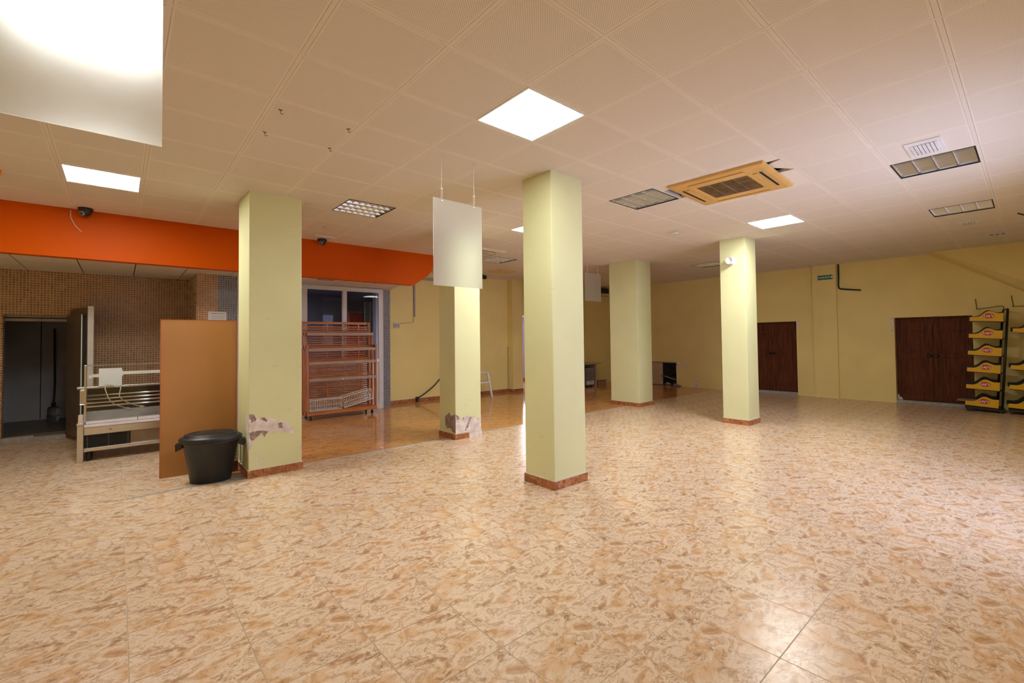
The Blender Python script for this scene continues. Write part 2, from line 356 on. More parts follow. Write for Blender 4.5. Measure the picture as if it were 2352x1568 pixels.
def thing(name, label, cat, loc=(0, 0, 0), rot=(0, 0, 0), group=None, kind=None):
    o = bpy.data.objects.new(name, None); o.empty_display_size = 0.1; COL.objects.link(o)
    o.location = loc; o.rotation_euler = rot
    return tag(o, label, cat, group, kind)
def dup(root, loc, rot=None, label=None):
    r = root.copy(); COL.objects.link(r); r.location = loc
    if rot is not None: r.rotation_euler = rot
    if label: r['label'] = label
    for ch in list(root.children):
        c = ch.copy(); COL.objects.link(c); c.parent = r
        for g in list(ch.children):
            d = g.copy(); COL.objects.link(d); d.parent = c
    return r
def text_mesh(s, size, depth=0.001, bold=0.0):
    cu = bpy.data.curves.new('lettering', 'FONT'); cu.body = s; cu.size = size; cu.extrude = depth; cu.offset = bold
    cu.align_x = 'CENTER'; cu.align_y = 'CENTER'; cu.resolution_u = 3
    o = bpy.data.objects.new('lettering', cu); COL.objects.link(o)
    me = bpy.data.meshes.new_from_object(o.evaluated_get(bpy.context.evaluated_depsgraph_get()))
    bpy.data.objects.remove(o, do_unlink=True)
    return me
def tile_shape(w, d, h, face_down=False, crop=(0, 1, 0, 1)):
    """thin tile, w x d, centred in x and y; the show face carries UVs 0..1"""
    a, b = w / 2, d / 2; e = 0.0012 if face_down else 0.001
    u0, u1, v0, v1 = crop
    mb = MB()
    if face_down:
        pts = [(-a, -b, h), (a, -b, h), (a, b, h), (-a, b, h), (-a, -b, e), (a, -b, e), (a, b, e), (-a, b, e), (-a + e, -b + e, 0), (a - e, -b + e, 0), (a - e, b - e, 0), (-a + e, b - e, 0)]
        fc = [(0, 1, 2, 3)] + [(i + 4, (i + 1) % 4 + 4, (i + 1) % 4, i) for i in range(4)] + [(i + 8, (i + 1) % 4 + 8, (i + 1) % 4 + 4, i + 4) for i in range(4)] + [(11, 10, 9, 8)]
        last = [(u0, v1), (u1, v1), (u1, v0), (u0, v0)]
    else:
        pts = [(-a, -b, -h), (a, -b, -h), (a, b, -h), (-a, b, -h), (-a, -b, -e), (a, -b, -e), (a, b, -e), (-a, b, -e), (-a + e, -b + e, 0), (a - e, -b + e, 0), (a - e, b - e, 0), (-a + e, b - e, 0)]
        fc = [(3, 2, 1, 0)] + [(i, (i + 1) % 4, (i + 1) % 4 + 4, i + 4) for i in range(4)] + [(i + 4, (i + 1) % 4 + 4, (i + 1) % 4 + 8, i + 8) for i in range(4)] + [(8, 9, 10, 11)]
        last = [(u0, v0), (u1, v0), (u1, v1), (u0, v1)]
    edge = [(u0, v0)] * 4
    mb.add(pts, fc, 0, [edge] * 9 + [last])
    return mb
def lay_tiles(root, name, mat, cells, h, z, face_down, limit, rest_name):
    """cells: (x0,x1,y0,y1,full,crop). The largest in view become parts, the rest one joined part."""
    cells = sorted(cells, key=lambda c: -img_area(c[0], c[1], c[2], c[3], z))
    shared = {}
    rest = MB()
    for i, (x0, x1, y0, y1, crop) in enumerate(cells):
        w, d = x1 - x0, y1 - y0; key = (round(w, 4), round(d, 4), crop)
        c = ((x0 + x1) / 2, (y0 + y1) / 2, z)
        if i < limit and img_area(x0, x1, y0, y1, z) > 0:
            if key not in shared: shared[key] = tile_shape(w, d, h, face_down, crop).mesh(name, mat)
            link(name, shared[key], root, loc=c)
        else:
            q = tile_shape(w, d, h, face_down, crop)
            rest.add([(p[0] + c[0], p[1] + c[1], p[2] + c[2]) for p in q.v], q.f, 0, [q.uv[k] for k in range(len(q.f))])
    if rest.f: rest.build(rest_name, mat, root, kind='stuff')

# ================================================================== SETTING
# ---- floor: cream tiles in front, brown tiles in the back area
fl = MB().box(-4.8, 10.6, -2.8, 7.9, -0.15, -0.0018).build('floor', M['grout'])
tag(fl, 'glossy marbled stone tile floor of the empty shop', 'floor', kind='structure')
PT = 0.439; GX, GY = -1.928, -0.421; G = 0.003
YB, XB = 3.62, -0.95
def grid_cells(x0, x1, y0, y1, ox, oy, p, gap):
    out = []
    i0 = math.floor((x0 - ox) / p); i1 = math.ceil((x1 - ox) / p); j0 = math.floor((y0 - oy) / p); j1 = math.ceil((y1 - oy) / p)
    for i in range(i0, i1):
        for j in range(j0, j1):
            a, b = ox + i * p, ox + (i + 1) * p; c, d = oy + j * p, oy + (j + 1) * p
            A, B, C_, D = max(a, x0), min(b, x1), max(c, y0), min(d, y1)
            if B - A < 0.03 or D - C_ < 0.03: continue
            crop = tuple(round(q, 3) for q in ((A - a) / p, (B - a) / p, (C_ - c) / p, (D - c) / p))
            out.append((A + gap / 2, B - gap / 2, C_ + gap / 2, D - gap / 2, crop))
    return out
lay_tiles(fl, 'tile', M['tile'], grid_cells(-4.6, 10.42, -2.7, YB, GX, GY, PT, G) + grid_cells(-4.6, XB, YB, 7.75, GX, GY, PT, G), 0.012, 0.0, False, 300, 'tile_remainder')
lay_tiles(fl, 'brown_tile', M['brown'], grid_cells(XB, 10.42, YB, 7.42, GX, YB, PT, 0.002), 0.012, 0.0, False, 300, 'brown_tile_remainder')
MB().prism([(-1.93, 3.425), (-1.90, 3.47), (-1.48, 3.50), (-1.30, 3.53), (-0.96, 3.56), (-0.945, 3.39), (-1.06, 3.37), (-1.32, 3.44), (-1.49, 3.445)], 'z', -0.004, 0.0012).build('cement_strip', M['cement'], fl, label='grey cement patch where a wall was removed')
MB().box(-0.40, 6.2, 3.606, 3.622, -0.004, 0.0014).build('joint_strip', M['shade'], fl)

# ---- ceiling
ce = MB().box(-4.8, 10.6, -2.8, 7.6, H + 0.16, H + 0.3).build('ceiling', M['plenum'])
tag(ce, 'suspended ceiling of perforated square tiles', 'ceiling', kind='structure')
LEDS = [(0, 0), (8, 0), (-4, 6), (4, 4), (-4, 1)]
LOUV = [(0, 5), (4, 1), (6, -3), (10, -3), (6, 8), (13, 4)]
skip = set(LEDS) | set(LOUV) | {(4, -1), (4, 0), (5, 0), (5, -1)}
cells = []
for i in range(-8, 18):
    for j in range(-5, 13):
        if (i, j) in skip: continue
        x0, x1, y0, y1 = 0.6 * i + 0.0132, min(0.6 * i + 0.5868, 10.41), 0.6 * j + 0.0132, 0.6 * j + 0.5868
        if x1 - x0 < 0.05 or y0 > 7.4: continue
        if y0 > 5.5 and x1 < 2.2: continue
        cells.append((x0, x1, y0, y1, (0, 1, 0, 1)))
lay_tiles(ce, 'ceiling_tile', M['ceil'], cells, 0.02, H, True, 292, 'ceiling_tile_remainder')
# cut tiles round the air conditioner, one of them hanging loose over a dark gap
for (a, b, c, d) in ((2.414, 2.60, -0.585, -0.0145), (2.414, 2.60, 0.0145, 0.5855), (3.0145, 3.5855, 0.0145, 0.5855), (3.0145, 3.5855, -0.585, -0.02)):
    link('cut_ceiling_tile', tile_shape(b - a, d - c, 0.02, True).mesh('cut_ceiling_tile', M['ceilplain']), ce, loc=((a + b) / 2, (c + d) / 2, H))
MB().hexa([(2.62, -0.585, H), (2.975, -0.585, H), (2.80, -0.425, H + 0.012), (2.72, -0.42, H + 0.012), (2.62, -0.585, H + .02), (2.975, -0.585, H + .02), (2.80, -0.425, H + .032), (2.72, -0.42, H + .032)]).build('broken_ceiling_tile', M['ceilplain'], ce, label='broken tile corner beside a dark gap')
for i in range(-7, 18):
    MB().box(0.6 * i - 0.012, 0.6 * i + 0.012, -2.7, 7.42, H, H + 0.03).build('ceiling_runner', M['runner'], ce)
for j in range(-4, 13):
    MB().box(-4.6, 10.42, 0.6 * j - 0.012, 0.6 * j + 0.012, H + 0.0005, H + 0.0295).build('ceiling_runner', M['runner'], ce)

# ---- walls
def struct(mb, name, mat, label, cat='wall', bevel=0.0):
    return tag(mb.build(name, mat, bevel=bevel), label, cat, kind='structure')
XR, YW = 10.42, 7.42
w = MB()
w.box(XR, XR + 0.2, 2.92, 4.85, 0, H); w.box(XR, XR + 0.2, 5.95, 7.6, 0, H); w.box(XR, XR + 0.2, 4.85, 5.95, 0.69, H)
w.box(XR, XR + 0.2, 1.70, 2.92, 1.785, H); w.box(XR, XR + 0.2, -0.137, 1.70, 0, H); w.box(XR, XR + 0.2, -1.30, -0.137, 1.79, H); w.box(XR, XR + 0.2, -2.8, -1.30, 0, H)
w.box(XR - 0.05, XR, 0.86, 1.33, 0, H)
wr = struct(w, 'wall_right', M['paint'], 'long yellow wall with two dark doors and a shallow pilaster')
def patch(root, name, poly, axis, at, thick, mat, label=None):
    rr = random.Random(len(poly) * 7 + int(abs(poly[0][0]) * 1000)); q = []
    for i, p in enumerate(poly):                      # ragged torn edge
        n_ = poly[(i + 1) % len(poly)]; L = math.hypot(n_[0] - p[0], n_[1] - p[1]); q.append(p)
        k = int(L / 0.018) if not (abs(p[1] - n_[1]) < 1e-6 or abs(p[0] - n_[0]) < 1e-6) else 0
        for m_ in range(1, k + 1):
            f = m_ / (k + 1); j = 0.0055
            q.append((p[0] + (n_[0] - p[0]) * f + rr.uniform(-j, j), p[1] + (n_[1] - p[1]) * f + rr.uniform(-j, j)))
    poly = q
    MB().prism(poly, axis, at, at - thick).build(name, mat, root, label=label)
patch(wr, 'bare_plaster', [(4.816, .709), (4.649, .705), (4.729, .638), (4.829, .579), (4.842, .458), (4.838, .181), (4.86, .02), (4.849, .0), (4.855, .586)], 'x', XR, 0.004, M['plaster'], 'peeled plaster edge beside the dark niche')
patch(wr, 'bare_plaster', [(4.326, .195), (4.186, .212), (4.226, .094), (4.182, .004), (4.331, .004), (4.282, .081)], 'x', XR, 0.004, M['plaster'], 'peeled plaster spot at the foot of the wall')
patch(wr, 'bare_plaster', [(4.562, .698), (4.447, .684), (4.536, .545), (4.575, .552)], 'x', XR, 0.004, M['plaster'])
patch(wr, 'bare_plaster', [(-0.125, 1.80), (-0.125, 1.50), (-0.085, 1.50), (-0.07, 1.80)], 'x', XR, 0.004, M['plaster'])
patch(wr, 'bare_plaster', [(1.69, 1.80), (1.69, 1.62), (1.65, 1.60), (1.64, 1.80)], 'x', XR, 0.004, M['plaster'])
# sloping stair underside boxed out of the right wall
MB().hexa([(10.15, -0.80, H + .02), (XR, -0.66, H + .02), (XR, -0.66, H + .03), (10.15, -0.80, H + .03), (10.15, -2.8, 1.86), (XR, -2.8, 1.62), (XR, -2.8, H + .03), (10.15, -2.8, H + .03)]).build('stair_underside', M['paint'])
so = bpy.data.objects['stair_underside']; tag(so, 'sloping yellow underside of a stair at the ceiling corner', 'stair', kind='structure')
# back wall: yellow, with a doorway to a lilac room
w = MB()
w.box(2.605, 6.50, YW, YW + 0.15, 0, H); w.box(6.50, 7.45, YW, YW + 0.15, 2.09, H); w.box(7.45, 8.0, YW, YW + .15, 0, H)
w.box(6.10, 6.46, 7.20, YW, 0, H); w.box(7.9, XR, 7.10, YW, 0, H)
wb = struct(w, 'wall_back', M['paint'], 'yellow back wall with a pilaster and an open doorway')
w = MB(); w.box(6.2, 9.2, 9.6, 9.7, 0, 2.7); w.box(6.2, 6.3, 7.57, 9.6, 0, 2.7); w.box(9.1, 9.2, 7.57, 9.6, 0, 2.7); w.box(6.2, 9.2, 7.57, 9.7, 2.7, 2.8); w.box(7.45, 9.2, 7.55, 7.60, 0, 2.7)
struct(w, 'wall_lilac_room', M['lavender'], 'pale lilac wall seen through the far doorway')
rf = MB().box(6.2, 9.2, YW, 9.7, -0.1, 0.0).build('floor_lilac_room', M['brown']); tag(rf, 'tile floor beyond the far doorway', 'floor', kind='structure')
bl = thing('baseboard_lilac_room', 'dark skirting along the lilac room wall', 'baseboard', kind='structure')
MB().box(6.3, 9.1, 9.585, 9.6, 0, 0.08).build('skirting_tile', M['skirt'], bl)
# mosaic alcove on the left
w = MB(); w.box(-4.6, -3.25, 7.75, 7.9, 0, 2.56); w.box(-3.25, -2.57, 7.75, 7.9, 1.878, 2.56); w.box(-2.57, -1.04, 7.75, 7.9, 0, 2.56)
struct(w, 'wall_alcove', M['mosaic'], 'brown mosaic wall with the cold room doorway')
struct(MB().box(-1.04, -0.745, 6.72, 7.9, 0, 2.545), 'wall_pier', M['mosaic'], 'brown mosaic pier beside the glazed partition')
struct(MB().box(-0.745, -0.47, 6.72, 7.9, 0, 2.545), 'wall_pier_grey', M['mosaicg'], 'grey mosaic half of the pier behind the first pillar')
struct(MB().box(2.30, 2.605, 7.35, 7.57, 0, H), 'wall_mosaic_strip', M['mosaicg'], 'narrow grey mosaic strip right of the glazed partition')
st = MB().box(-3.25, -2.57, 7.70, 7.9, 0, 0.045).box(-3.25, -2.92, 7.69, 7.72, 0, 0.09).box(-2.915, -2.57, 7.69, 7.72, 0, 0.06)
tag(st.build('trim_1', M['stone'], bevel=0.004), 'grey stone threshold of the cold room doorway', 'threshold', kind='structure')
w = MB(); w.box(-3.75, -2.0, 9.7, 9.8, 0, 2.5); w.box(-3.75, -3.65, 7.9, 9.7, 0, 2.5); w.box(-2.1, -2.0, 7.9, 9.7, 0, 2.5); w.box(-3.75, -2.0, 7.9, 9.8, 2.0, 2.1)
cr = struct(w, 'wall_cold_room', M['coldpanel'], 'dark grey panel lining inside the cold room')
MB().box(-3.04, -3.03, 9.69, 9.699, 0.1, 2.0).build('panel_joint', M['darkhole'], cr)
tag(MB().box(-3.7, -2.05, 7.9, 9.75, -0.1, 0.085).build('floor_cold_room', M['leafd']), 'dark floor inside the cold room', 'floor', kind='structure')
MB().box(-3.25, -2.57, 7.86, 7.90, 1.79, 1.83).box(-3.25, -2.57, 7.84, 7.90, 1.85, 1.875).build('trim_2', M['conduit']); tag(bpy.data.objects['trim_2'], 'rail across the top of the cold room doorway', 'rail', kind='structure')
# left and front walls (outside the view), the front one with the shop window
struct(MB().box(-4.8, -4.6, -2.8, 7.9, 0, H), 'wall_left', M['paint'], 'yellow end wall left of the camera')
w = MB(); w.box(-4.6, 2.1, -2.85, -2.7, 0, H); w.box(4.7, 10.6, -2.85, -2.7, 0, H); w.box(2.1, 4.7, -2.85, -2.7, 2.55, H); w.box(2.1, 4.7, -2.85, -2.7, 0, 0.12)
struct(w, 'wall_front', M['paint'], 'yellow front wall with the shop window opening')
# orange beam and the lower alcove ceiling behind it
ob = struct(MB().prism([(-4.6, 2.478), (2.149, 2.455), (2.474, 2.667), (2.72, 3.02), (2.73, H), (-4.6, H)], 'y', 5.44, 5.58), 'orange_beam', M['orange'], 'bright orange fascia beam over the alcove', 'beam')
ac_ = struct(MB().prism([(-4.6, 5.58), (2.16, 5.58), (2.58, 7.42), (2.58, 7.75), (-4.6, 7.75)], 'z', 2.56, H), 'ceiling_alcove', M['plenum'], 'lowered tile ceiling behind the orange beam', 'ceiling')
cells = []
for (a, b, c, d, cp) in grid_cells(-4.6, 2.12, 5.585, 7.74, 0.0, 0.0, 0.6, 0.012):
    cells.append((a, b, c, d, cp))
lay_tiles(ac_, 'ceiling_tile', M['ceilplain'], cells, 0.012, 2.546, True, 200, 'ceiling_tile_remainder')
MB().prism([(2.12, 5.585), (2.155, 5.585), (2.575, 7.41), (2.12, 7.41)], 'z', 2.546, 2.56).build('edge_panel', M['ceilplain'], ac_)
# trunking under the ceiling along the back wall
tag(MB().box(2.72, 4.9, YW - 0.03, YW, 2.86, 2.93).build('trim_3', M['conduit']), 'grey trunking along the top of the back wall', 'trunking', kind='structure')
tag(MB().box(XR - 0.022, XR + 0.02, -2.7, 7.2, H - 0.003, H + 0.02).build('trim_5', M['runner']), 'pale edge angle where the ceiling meets the right wall', 'trim', kind='structure')
tag(MB().box(2.6, XR, 7.398, YW + 0.02, H - 0.003, H + 0.02).build('trim_6', M['runner']), 'pale edge angle where the ceiling meets the back wall', 'trim', kind='structure')
# baseboards: separate marble skirting tiles
def skirting(root, x0, y0, x1, y1, off, ln=0.2, h=0.08, skip_at=()):
    """row of skirting tiles from (x0,y0) to (x1,y1); off = outward normal * thickness"""
    L = math.hypot(x1 - x0, y1 - y0); n = max(1, round(L / ln)); ux, uy = (x1 - x0) / L, (y1 - y0) / L
    for k in range(n):
        if k in skip_at: continue
        a, b = L * k / n + 0.0012, L * (k + 1) / n - 0.0012
        p = [(x0 + ux * a, y0 + uy * a), (x0 + ux * b, y0 + uy * b)]
        q = [(p[0][0], p[0][1]), (p[1][0], p[1][1]), (p[1][0] + off[0], p[1][1] + off[1]), (p[0][0] + off[0], p[0][1] + off[1])]
        MB().prism(q, 'z', 0.001, h).build('skirting_tile', M['skirt'], root, bevel=0.0015)
    q = [(x0, y0), (x1, y1), (x1 + off[0] * .8, y1 + off[1] * .8), (x0 + off[0] * .8, y0 + off[1] * .8)]
    MB().prism(q, 'z', h, h + 0.007).build('caulk_line', M['caulk'], root)
bb = thing('baseboard_back', 'brown marble skirting tiles along the yellow back wall', 'baseboard', kind='structure')
skirting(bb, 2.61, YW, 6.10, YW, (0, -0.012), 0.3); skirting(bb, 6.10, YW, 6.10, 7.19, (-0.012, 0), 0.25); skirting(bb, 6.09, 7.20, 6.46, 7.20, (0, -0.012), 0.2)

# ---- pillars
def pillar(x, y, wx, wy, label, skip_front=()):
    p = MB().box(x, x + wx, y, y + wy, 0, H + 0.01).build('pillar', M['paint_lamp_lit'], bevel=0.006)
    tag(p, label, 'pillar', kind='structure')
    t = 0.012
    skirting(p, x - t, y, x + wx + t, y, (0, -t), skip_at=skip_front); skirting(p, x, y, x, y + wy, (-t, 0))
    skirting(p, x + wx, y, x + wx, y + wy, (t, 0)); skirting(p, x - t, y + wy, x + wx + t, y + wy, (0, t))
    return p
p1 = pillar(-0.93, 3.38, 0.53, 0.56, 'square yellow pillar with peeled plaster beside the black bin')
p2 = pillar(1.155, 0.929, 0.456, 0.406, 'square yellow pillar standing nearest, alone in the middle of the room')
p3 = pillar(5.687, 0.964, 0.426, 0.409, 'square yellow pillar carrying a white wall lamp')
p4 = pillar(6.168, 3.32, 0.516, 0.70, 'wide yellow pillar in front of the dark niche')
p5 = pillar(1.683, 3.392, 0.456, 0.419, 'yellow pillar with bare brown plaster round its foot', (1,))
def ypatch(root, nm, poly, y, mat, t=0.003, label=None): patch(root, nm, poly, 'y', y, t, mat, label)
ypatch(p1, 'bare_plaster', [(-.928, .676), (-.886, .671), (-.868, .643), (-.828, .619), (-.81, .633), (-.757, .61), (-.709, .618), (-.685, .595), (-.648, .577), (-.561, .569), (-.53, .501), (-.492, .479), (-.492, .404), (-.586, .442), (-.684, .462), (-.739, .457), (-.78, .407), (-.804, .459), (-.839, .419), (-.873, .392), (-.891, .349), (-.928, .277)], 3.38, M['plaster'], label='large peeled patch showing pale plaster')
ypatch(p1, 'brick_spot', [(-.926, .668), (-.886, .668), (-.854, .622), (-.868, .592), (-.908, .581)], 3.378, M['brickspot'])
ypatch(p1, 'brick_spot', [(-.925, .481), (-.827, .492), (-.745, .471), (-.78, .41), (-.804, .466), (-.845, .433), (-.885, .394), (-.908, .391)], 3.378, M['brickspot'])
ypatch(p1, 'brick_spot', [(-.654, .538), (-.611, .549), (-.605, .504), (-.583, .492), (-.636, .489)], 3.378, M['brickspot'])
ypatch(p1, 'brick_spot', [(-.83, .612), (-.79, .622), (-.755, .60), (-.76, .57), (-.80, .60)], 3.378, M['brickspot'])
for poly in ([(-.827, .274), (-.812, .291), (-.809, .245), (-.824, .248)], [(-.864, .216), (-.844, .2), (-.85, .136), (-.864, .145)], [(-.786, .124), (-.738, .148), (-.732, .134), (-.768, .108)], [(-.42, .25), (-.405, .29), (-.405, .19), (-.425, .18)], [(-.86, .10), (-.83, .115), (-.82, .09), (-.87, .088)]):
    ypatch(p1, 'bare_plaster', poly, 3.38, M['plaster'])
patch(p1, 'bare_plaster', [(3.382, .679), (3.432, .677), (3.514, .602), (3.512, .504), (3.435, .437), (3.40, .353), (3.382, .288)], 'x', -0.93, 0.003, M['plaster'])
ypatch(p5, 'bare_plaster', [(1.685, .363), (1.726, .358), (1.753, .287), (1.823, .302), (1.874, .322), (1.952, .302), (2.037, .313), (2.056, .257), (2.103, .262), (2.137, .301), (2.137, .09), (1.975, .09), (1.685, .09)], 3.392, M['plaster'], label='bare plaster round the foot')
ypatch(p5, 'bare_plaster', [(1.92, .089), (2.15, .089), (2.15, .001), (1.92, .001)], 3.39, M['plaster'], 0.006)
for poly in ([(1.69, .36), (1.74, .33), (1.755, .29), (1.70, .285)], [(1.80, .30), (1.83, .305), (1.825, .265)], [(1.93, .30), (1.965, .30), (1.93, .23), (1.90, .15), (1.86, .11), (1.84, .11)], [(2.05, .255), (2.09, .26), (2.10, .24)]):
    ypatch(p5, 'brick_spot', poly, 3.39, M['brickspot'])
patch(p5, 'bare_plaster', [(3.394, .368), (3.416, .357), (3.501, .332), (3.548, .373), (3.616, .334), (3.661, .296), (3.657, .185), (3.619, .138), (3.523, .151), (3.467, .107), (3.394, .094)], 'x', 1.683, 0.003, M['brickspot'])

# ---- window_1: white aluminium glazed partition with a dark room behind
wn = thing('window_1', 'white aluminium glazed partition behind the wooden bread rack', 'window', (0, 7.05, 0), kind='structure')
def bar(x0, x1, z0, z1, nm='window_frame'): MB().box(x0, x1, 0, 0.07, z0, z1).build(nm, M['alu'], wn, bevel=0.004)
bar(-0.40, 2.30, 2.45, 2.53); bar(-0.40, -0.33, 0, 2.45); bar(0.664, 0.756, 0, 2.45); bar(1.442, 1.522, 0, 2.45, 'mullion'); bar(2.203, 2.30, 0, 2.45)
bar(-0.33, 0.664, 0, 0.09); bar(0.756, 1.442, 0, 0.09); bar(1.522, 2.203, 0, 0.09); bar(1.522, 2.203, 1.0, 1.05, 'transom'); bar(0.756, 1.442, 1.0, 1.05, 'transom')
for a, b in ((-0.33, 0.664), (0.756, 1.442), (1.522, 2.203)):
    MB().box(a, b, 0.03, 0.038, 1.05 if a > 0 else 0.09, 2.45).build('window_pane', M['gglass'], wn)
for a, b in ((0.756, 1.442), (1.522, 2.203)):
    MB().box(a, b, 0.02, 0.045, 0.09, 1.0).build('lower_panel', M['alu'], wn)
MB().box(2.27, 2.30, 0.07, 0.30, 0, 2.53).build('frame_return', M['alu'], wn); MB().box(-0.40, -0.37, 0.07, 0.30, 0, 2.53).build('frame_return', M['alu'], wn)
MB().box(2.10, 2.19, -0.05, 0.0, 0.98, 1.06).build('door_handle', M['steel'], wn, bevel=0.004)
struct(MB().box(-0.47, -0.405, 6.74, 7.05, 0, 2.55), 'trim_4', M['alu'], 'white edge strip of the glazed partition', 'trim')
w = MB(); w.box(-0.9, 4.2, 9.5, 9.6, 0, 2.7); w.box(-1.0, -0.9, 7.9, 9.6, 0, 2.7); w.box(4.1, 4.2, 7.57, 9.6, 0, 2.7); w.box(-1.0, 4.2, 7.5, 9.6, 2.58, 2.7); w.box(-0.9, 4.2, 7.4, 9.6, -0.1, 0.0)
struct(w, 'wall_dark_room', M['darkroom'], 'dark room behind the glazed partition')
cu = thing('striped_curtain', 'red striped curtain hanging in the dark room behind the glass', 'curtain', (2.40, 8.8, 0))
for k in range(8):
    MB().tube([(-0.16 + k * 0.045, 0, 0.95), (-0.16 + k * 0.045, 0, 2.13)], 0.021, 8).build('curtain_fold', M['redc'], cu, smooth=True)
MB().box(-0.19, 0.19, -0.01, 0.01, 2.12, 2.15).build('rail', M['shade'], cu)
tag(MB().box(2.60, 2.78, 8.7, 8.75, 0.0, 2.4).box(2.72, 2.78, 8.66, 8.7, 0, 2.4).build('tall_panel', M['greyunit']), 'tall grey panel beside the red curtain in the dark room', 'panel')

# ---- doors in the right wall
def double_door(name, y0, y1, zt, label):
    d = thing(name, label, 'door', (XR, 0, 0), kind='structure')
    ym = (y0 + y1) / 2; zb = 0.07
    for (a, b, s) in ((y0, ym - 0.002, -1), (ym + 0.002, y1, 1)):
        lf = MB(); X0, X1 = 0.14, 0.175
        st_ = 0.075
        lf.box(X0, X1, a, a + st_, zb, zt); lf.box(X0, X1, b - st_, b, zb, zt)
        rails = [(zb, zb + 0.12), (0.95, 1.05), (1.52, 1.58), (zt - 0.05, zt)]
        for z0, z1 in rails: lf.box(X0, X1, a + st_, b - st_, z0, z1)
        leaf = lf.build('door_leaf', M['door'], d, bevel=0.004)
        for z0, z1 in ((zb + 0.12, 0.95), (1.05, 1.52), (1.58, zt - 0.05)):
            MB().box(X0 + 0.012, X1 - 0.008, a + st_, b - st_, z0, z1).build('door_panel', M['door'], leaf)
            if z1 - z0 > 0.2: MB().box(X0 + 0.004, X0 + 0.014, a + st_ + 0.05, b - st_ - 0.05, z0 + 0.05, z1 - 0.05).build('raised_field', M['door'], leaf, bevel=0.006)
        yk = (b - 0.05) if s < 0 else (a + 0.05)
        k = MB().lathe([(0.03, 0), (0.034, 0.01), (0.014, 0.02), (0.012, 0.035), (0.028, 0.045), (0.03, 0.06), (0.016, 0.07)], 14, c=(X0, yk, 1.0), rot=Matrix.Rotation(-math.pi / 2, 3, 'Y'))
        k.build('door_knob', M['blackm'], leaf, smooth=True)
        ye = (a + 0.012) if s < 0 else (b - 0.012)
        for zz in (0.45, 1.0, 1.35): MB().tube([(X0 - 0.006, ye, zz - 0.05), (X0 - 0.006, ye, zz + 0.05)], 0.009, 8).build('hinge', M['blackm'], leaf)
    MB().box(0.134, 0.142, ym - 0.012, ym + 0.012, zb + 0.02, 0.22).build('bolt', M['blackm'], d); MB().box(0.134, 0.142, ym - 0.01, ym + 0.01, zt - 0.12, zt).build('bolt', M['blackm'], d)
    MB().box(0.02, 0.2, y0, y1, 0, 0.06).build('threshold', M['stone'], d, bevel=0.004, label='rough grey stone threshold')
    MB().box(0.18, 0.2, y0 - .02, y1 + .02, 0, zt + .02).build('backing', M['darkhole'], d)
    return d
double_door('door_1', 1.70, 2.92, 1.785, 'dark wooden double door partly behind the pillar with the wall lamp')
d2 = double_door('door_2', -1.30, -0.137, 1.79, 'dark wooden double door beside the yellow snack racks')
MB().prism([(-0.137, 0.02), (-0.14, 0.16), (-0.155, 0.18), (-0.17, 0.13), (-0.20, 0.12), (-0.22, 0.07), (-0.20, 0.02)], 'x', 0.138, 0.128).build('bare_plaster', M['plaster'], d2)
# niche with a pale sliding door, low in the right wall
ni = thing('niche', 'low dark niche in the yellow wall behind the wide pillar', 'niche', (XR, 5.4, 0), kind='structure')
MB().box(0.02, 0.5, -0.57, -0.55, 0, 0.70).box(0.02, 0.5, 0.55, 0.57, 0, 0.70).box(0.02, 0.5, -0.55, 0.55, 0.69, 0.71).box(0.48, 0.5, -0.57, 0.57, 0, 0.7).box(0.0, 0.5, -.55, .55, 0, 0.012).build('lining', M['leafd'], ni)
MB().box(-0.01, 0.02, -0.56, 0.55, 0.67, 0.70).build('top_strip', M['shade'], ni)
nd = MB().box(0.0, 0.02, -0.10, 0.53, 0.015, 0.67).build('sliding_door', M['desk'], ni, bevel=0.003)
MB().box(-0.004, 0.002, -0.075, -0.055, 0.24, 0.31).build('finger_pull', M['black'], nd)
def rag(name, label, cat, loc, s, mat, seed):
    rr = random.Random(seed); mb = MB(); n = 14; prof = [(0.35, 0), (0.9, 0.08), (1.0, 0.25), (0.8, 0.55), (0.45, 0.8), (0.12, 0.92)]
    mb.lathe(prof, n)
    mb.v = [((x * (1 + rr.uniform(-.25, .25))) * s[0], (y * (1 + rr.uniform(-.25, .25))) * s[1], max(0, z * (1 + rr.uniform(-.25, .25))) * s[2]) for x, y, z in mb.v]
    o = mb.build(name, mat, smooth=True); o.location = loc; sd = o.modifiers.new('smooth', 'SUBSURF'); sd.levels = sd.render_levels = 1
    return tag(o, label, cat)
rag('rubbish_bag', 'black rubbish bag lying in the low dark niche', 'bag', (10.62, 5.02, 0.12), (0.14, 0.17, 0.22), M['black'], 3)
rag('rag', 'reddish rag in the rubbish at the bottom of the niche', 'rag', (10.62, 4.98, 0.013), (0.08, 0.10, 0.10), M['rust'], 4)
rag('crumpled_sheet', 'pale crumpled sheet beside the pale niche door', 'sheet', (10.50, 5.17, 0.013), (0.05, 0.10, 0.08), M['dust'], 5)
rag('cloth', 'grey cloth spilling out of the niche onto the floor', 'cloth', (10.36, 4.82, 0.001), (0.05, 0.15, 0.08), M['greyunit'], 6)
o = MB().box(-0.012, 0.012, -0.2, 0.2, 0, 0.02).build('wooden_slat', M['dust']); o.location = (10.46, 5.08, 0.215); o.rotation_euler = (R(14), 0, 0); tag(o, 'pale slat lying across the rubbish in the niche', 'slat')

